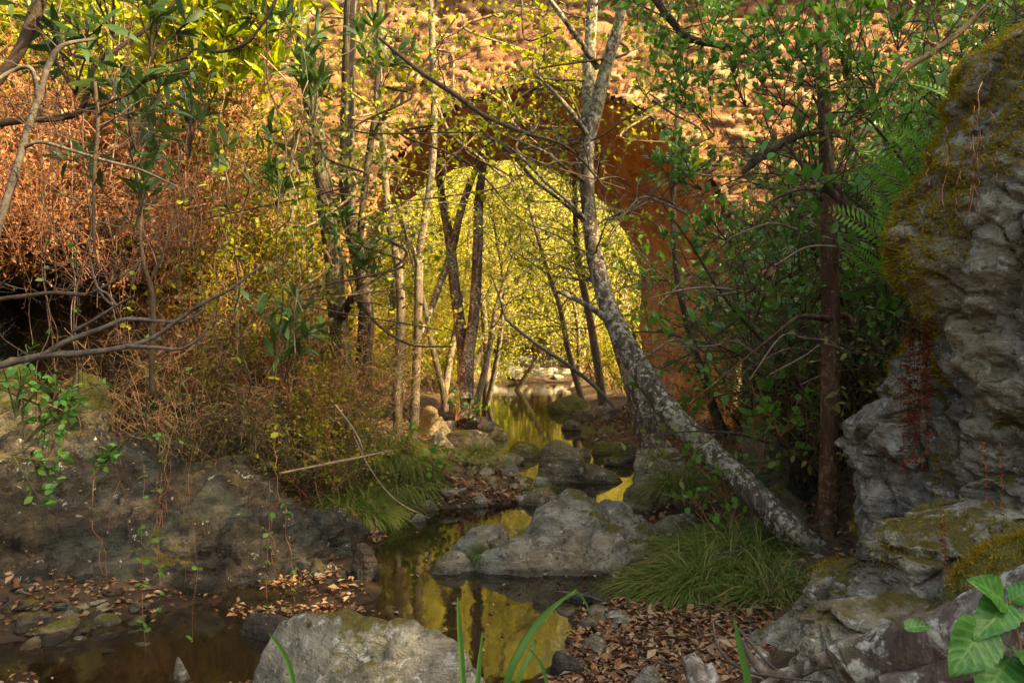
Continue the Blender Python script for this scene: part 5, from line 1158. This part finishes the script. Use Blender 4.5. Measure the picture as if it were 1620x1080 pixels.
def mat_broad():
    m, nt, out = newmat('veined_leaf'); v = mapped(nt, (1, 1, 1)); n1 = noise(nt, 30, 4, .6, v); n2 = noise(nt, 260, 2, .5, v)
    rp = ramp(nt, [(.35, (.03, .13, .022)), (.6, (.06, .21, .035)), (.72, (.12, .25, .05))]); nt.links.new(n1.outputs['Fac'], rp.inputs[0])
    ta = nt.nodes.new('ShaderNodeAttribute'); ta.attribute_name = 'tone'
    sp_ = ramp(nt, [(.7, g3(0)), (.76, g3(.8))]); n4 = noise(nt, 55, 4, .7, v); nt.links.new(n4.outputs['Fac'], sp_.inputs[0])
    cc = mixc(nt, math_(nt, 'MULTIPLY', ta.outputs['Fac'], .28), mixc(nt, sp_.outputs[0], rp.outputs[0], (.16, .11, .04)), (.3, .42, .12))
    p = principled(nt, None, cc, .38, bump(nt, n2.outputs['Fac'], .35, .002), .4); tr = nt.nodes.new('ShaderNodeBsdfTranslucent'); nt.links.new(cc, tr.inputs[0])
    mx = nt.nodes.new('ShaderNodeMixShader'); mx.inputs[0].default_value = .3; nt.links.new(p.outputs[0], mx.inputs[1]); nt.links.new(tr.outputs[0], mx.inputs[2]); nt.links.new(mx.outputs[0], out.inputs[0]); return m
M['broad'] = mat_broad()
c = at(1612, 1100, 1.32); root = empty('broad_leaved_plant', tuple(c), 'young plant with big veined green leaves over the lichened log', 'plant')
p0 = smooth_poly([at(1612, 1100, 1.32), at(1614, 1020, 1.31), at(1600, 965, 1.3), at(1596, 945, 1.3)], 6) - c
stems_mesh([(p0, .004, .002)], 6).build('stem', M['twig_tan'], root)
for a, tip, nr, wd in [((1590, 955, 1.3), (1548, 906, 1.27), (0, -.7, .7), .42), ((1598, 950, 1.3), (1650, 915, 1.28), (0, -.6, .8), .4), ((1595, 955, 1.3), (1545, 1002, 1.24), (-.4, -.8, .5), .36), ((1560, 985, 1.28), (1512, 1072, 1.22), (-.2, -1, .3), .42), ((1606, 965, 1.3), (1640, 985, 1.25), (.1, -.6, .8), .4), ((1600, 1040, 1.3), (1560, 1085, 1.2), (0, -.5, .85), .4), ((1610, 1030, 1.3), (1665, 1060, 1.2), (.2, -.5, .85), .4)]:
    A, B = at(*a) - c, at(*tip) - c; m_ = MB(); broadleaf(m_, A, B - A, nr, float(np.linalg.norm(B - A)) * .88, wd, rng); m_.build('leaf', M['broad'], root, use_attr=True)
c = at(1430, 993, 2.0); m_ = MB(); broadleaf(m_, (0, 0, 0), at(1476, 984, 2.0) - c, (0, -.6, .8), .075, .3, rng); tag(m_.build('fallen_leaf', M['broad'], offset=tuple(c), use_attr=True), 'single green leaf lying on the tip of the log', 'leaf')

# ------------------------------------------------------------------ dead wood
root, p, c = traced('fallen_log', 'thick fallen log mottled with white lichen at the corner', 'log', [(1332, 1062, 2.25, 74), (1350, 1052, 2.25, 84), (1400, 1040, 2.2, 88), (1470, 1018, 2.1, 90), (1560, 982, 1.98, 96), (1650, 940, 1.85, 104), (1760, 895, 1.7, 110)], 'log_bark', .14, 22, 14, part='trunk', limbs=[[(1400, 1090, 2.1, 46), (1470, 1075, 2.05, 50), (1560, 1040, 1.95, 52), (1660, 990, 1.8, 50)]])
traced('driftwood', 'gnarled forked driftwood lying before the fallen log', 'driftwood', [(1350, 1040, 2.5, 26), (1300, 1045, 2.55, 24), (1260, 1062, 2.6, 22), (1225, 1068, 2.6, 20), (1195, 1050, 2.6, 13), (1168, 1005, 2.6, 5)], 'log_bark', .16, 12, 10, part='stem', limbs=[[(1290, 1048, 2.55, 16), (1284, 1030, 2.5, 12), (1286, 1012, 2.48, 6)], [(1235, 1068, 2.6, 14), (1205, 1085, 2.5, 12), (1170, 1100, 2.4, 8)]])
traced('wood_stub', 'thick pale stub of wood standing in the leaf litter', 'stub', [(1112, 1110, 2.6, 36), (1106, 1075, 2.7, 36), (1096, 1050, 2.75, 32), (1090, 1038, 2.77, 22)], 'log_bark', .1, 14, 8, part='stem')
traced('wood_stub', 'thinner grey stub beside the thick pale one', 'stub', [(1134, 1110, 2.6, 22), (1128, 1075, 2.68, 20), (1120, 1052, 2.72, 14)], 'log_bark', .1, 12, 8, part='stem')
traced('driftwood', 'short lichened branch end behind the upright blade', 'driftwood', [(1196, 1080, 2.7, 30), (1202, 1055, 2.75, 28), (1208, 1036, 2.8, 22)], 'log_bark', .12, 12, 8, part='stem')
traced('dry_twig', 'long thin curved twig looping over the leaf litter', 'twig', [(1128, 985, 2.9, 4), (1135, 1020, 2.8, 5), (1155, 1045, 2.7, 5), (1185, 1062, 2.6, 5), (1230, 1070, 2.5, 4), (1300, 1078, 2.4, 3)], 'twig_grey', .05, 6, 8, part='stem')
traced('dry_twig', 'straight pale twig leaning on the driftwood', 'twig', [(1165, 990, 2.7, 4), (1190, 1020, 2.65, 5), (1215, 1048, 2.6, 5), (1232, 1062, 2.6, 4)], 'twig_grey', .05, 6, 8, part='stem')
for k, nd in enumerate([[(1015, 1040, 3.3, 3), (1060, 1052, 3.2, 4), (1100, 1062, 3.1, 3)], [(880, 935, 4.7, 3), (930, 942, 4.6, 4), (985, 965, 4.4, 3)], [(1080, 900, 4.9, 2), (1130, 878, 4.9, 3), (1180, 868, 4.9, 2)]]):
    traced('dry_twig', ['short twig lying in the leaf litter near the stone', 'thin dark stick at the edge of the near pool', 'pale straw lying in the grass clump'][k], 'twig', nd, 'twig_grey', .05, 6, 6, part='stem')

g = 'bare weathered twig sprays on the shaded slope'
rng = np.random.default_rng(61)
for k in range(16):
    px, py = rng.uniform(1080, 1400), rng.uniform(300, 640); d = rng.uniform(5.0, 6.2)
    limb('bare weathered twig spray on the shaded slope', [(px, py, d, 5), (px - 38, py - 12 + rng.normal() * 10, d - .1, 4), (px - 80 + rng.normal() * 8, py + rng.normal() * 14, d - .2, 3), (px - 125, py + 25 + rng.normal() * 22, d - .2, 2)], 'twig_mid', tw=8, seed=900 + k, L=.7, r=.003, name='twig_spray')['group'] = g
# ------------------------------------------------------------------ leaf litter
def ground_at(px, py):
    d = 1890. / np.maximum(py - 540, 20)
    for _ in range(8): d = .5 * d + .5 * np.clip((CAMZ - gz((px - 810) * d / F, d)) * F / (py - 540), 1.5, 40)
    x = (px - 810) * d / F; return np.stack([x, d, gz(x, d)], 1)
rng = np.random.default_rng(8)
def litter(name, pts, seed, size=(.025, .06), mat='lf_brown', lift=.008):
    rng = np.random.default_rng(seed); n = len(pts); m_ = MB()
    a = rng.uniform(0, 6.28, n); d = np.stack([np.cos(a), np.sin(a), rng.normal(size=n) * .25], 1)
    nr = np.array([0, 0, 1.]) + rng.normal(size=(n, 3)) * .45
    leaves(m_, pts + np.array([0, 0, lift]) + np.abs(rng.normal(size=(n, 1))) * np.array([0, 0, .01]), d, rng.uniform(*size, n), 'dry', rng, nrm=nr, wide=rng.uniform(.7, 1.1))
    tag(m_.build(name, M[mat], smooth=False), kind='stuff')
def poly_pts(poly, n):
    poly = np.array(poly, float); out = []
    while len(out) < n:
        p = np.array([rng.uniform(poly[:, 0].min(), poly[:, 0].max()), rng.uniform(poly[:, 1].min(), poly[:, 1].max())])
        a, b = poly, np.roll(poly, -1, 0); k = ((a[:, 1] > p[1]) != (b[:, 1] > p[1])) & (p[0] < (b[:, 0] - a[:, 0]) * (p[1] - a[:, 1]) / (b[:, 1] - a[:, 1] + 1e-9) + a[:, 0])
        if k.sum() % 2: out.append(p)
    return np.array(out)
q = poly_pts([(930, 930), (1040, 890), (1120, 930), (1230, 960), (1240, 1010), (1180, 1060), (1150, 1090), (870, 1090), (905, 1020)], 4200)
P1 = ground_at(q[:, 0], q[:, 1]); P1 = P1[P1[:, 2] > .003]
q = poly_pts([(585, 850), (640, 800), (700, 765), (760, 780), (840, 770), (860, 800), (760, 808), (700, 830), (640, 850), (605, 890)], 2600)
P2 = ground_at(q[:, 0], q[:, 1]); P2 = P2[P2[:, 2] > .003]
n = 15000; P3 = np.stack([rng.uniform(-4, 5, n), rng.uniform(4.5, 16, n), np.zeros(n)], 1); P3[:, 2] = gz(P3[:, 0], P3[:, 1]); P3 = P3[P3[:, 2] > .02]
P4 = np.stack([rng.uniform(-2.8, -.9, 1000), rng.uniform(3.4, 4.7, 1000), np.zeros(1000)], 1); P4[:, 2] = gz(P4[:, 0], P4[:, 1]); P4 = P4[P4[:, 2] > .004]
litter('fallen_leaves', np.concatenate([P1[::3], P2[::2], P4]), 1)
litter('leaf_crumbs', np.concatenate([P1[1::2], P2[1::2], P1 + rng.normal(size=P1.shape) * np.array([.03, .03, 0]), P4 + rng.normal(size=P4.shape) * np.array([.1, .1, 0])]), 5, (.008, .03), lift=.004)
litter('curled_leaves', np.concatenate([P1[::9], P2[::12]]) , 6, (.05, .085), lift=.012)
litter('forest_litter', P3, 2, (.04, .08))
cl = []
for (px, py, s, n) in [(470, 885, .1, 110), (520, 893, .06, 50), (440, 878, .05, 30), (475, 968, .1, 60), (400, 972, .09, 50), (560, 950, .05, 20)]:
    d = 4.9 if py < 920 else 4.35; b = at(px, py, d)
    x = b[0] + rng.normal(size=n) * s; y = b[1] + rng.normal(size=n) * s * .7
    cl.append(np.stack([x, y, [max(on(ledge_v, a, b_), float(gz(a, b_)[0]), .01) for a, b_ in zip(x, y)]], 1))
for (px, py, d, s, n) in [(800, 885, 5.3, .06, 9), (890, 890, 5.2, .1, 12), (940, 900, 5.15, .1, 16), (860, 830, 5.6, .1, 8), (1000, 870, 5.5, .1, 14)]:
    b = at(px, py, d); x = b[0] + rng.normal(size=n) * s; y = b[1] + rng.normal(size=n) * s
    cl.append(np.stack([x, y, [max(on(mid_v, a, b_), .0) for a, b_ in zip(x, y)]], 1))
litter('scattered_leaves', np.concatenate(cl), 3, (.025, .05))
# leaves floating on the pools
fl = []
for k in range(60):
    px, py = (rng.uniform(590, 900), rng.uniform(890, 1070)) if k % 3 else (rng.uniform(640, 800), rng.uniform(830, 870))
    d = 1890 / (py - 540); x = (px - 810) * d / F
    if gz(x, d)[0] < -.05: fl.append((x, d, .002))
litter('floating_leaves', np.array(fl), 4, (.02, .045), lift=.001)
# ------------------------------------------------------------------ light, sky, camera
SUN_AZ, SUN_EL = 65.0, 38.0          # the sun stands behind the camera's right shoulder
sv = Vector((math.sin(R(SUN_AZ)) * math.cos(R(SUN_EL)), -math.cos(R(SUN_AZ)) * math.cos(R(SUN_EL)), math.sin(R(SUN_EL))))
sun = bpy.data.lights.new('sun', 'SUN'); sun.energy = 5.0; sun.angle = R(.55); sun.color = (1.0, .80, .54)
so = bpy.data.objects.new('sun', sun); COL.objects.link(so); so.rotation_euler = sv.to_track_quat('Z', 'Y').to_euler()
w = bpy.data.worlds.new('World'); scene.world = w; w.use_nodes = True
nt = w.node_tree
sky = nt.nodes.new('ShaderNodeTexSky'); sky.sky_type = 'NISHITA'; sky.sun_disc = False
sky.sun_elevation = R(SUN_EL); sky.sun_rotation = math.atan2(sv.x, sv.y)
sky.dust_density = 4; sky.ozone_density = .6; sky.air_density = .8
bg = nt.nodes['Background']; bg.inputs[1].default_value = .15
nt.links.new(sky.outputs[0], bg.inputs[0])
cam = bpy.data.cameras.new('camera'); cam.lens = 28; cam.sensor_width = 36; cam.clip_end = 2000; cam.clip_start = .05
co = bpy.data.objects.new('camera', cam); COL.objects.link(co); co.location = (0, 0, CAMZ); co.rotation_euler = (R(90), 0, 0)
scene.camera = co
vs = scene.view_settings; vs.view_transform = 'Standard'; vs.look = 'None'; vs.exposure = 2.42; vs.gamma = 1
try:
    vs.use_white_balance = True; vs.white_balance_temperature = 8600; vs.white_balance_tint = 4
except Exception: pass
cy = scene.cycles
cy.max_bounces = 6; cy.diffuse_bounces = 4; cy.glossy_bounces = 3; cy.transmission_bounces = 4; cy.transparent_max_bounces = 6
cy.use_denoising = True; cy.sample_clamp_indirect = 6
try:
    cy.denoiser = 'OPENIMAGEDENOISE'; cy.denoising_input_passes = 'RGB_ALBEDO_NORMAL'; cy.denoising_prefilter = 'ACCURATE'
except Exception: pass
cy.use_adaptive_sampling = False
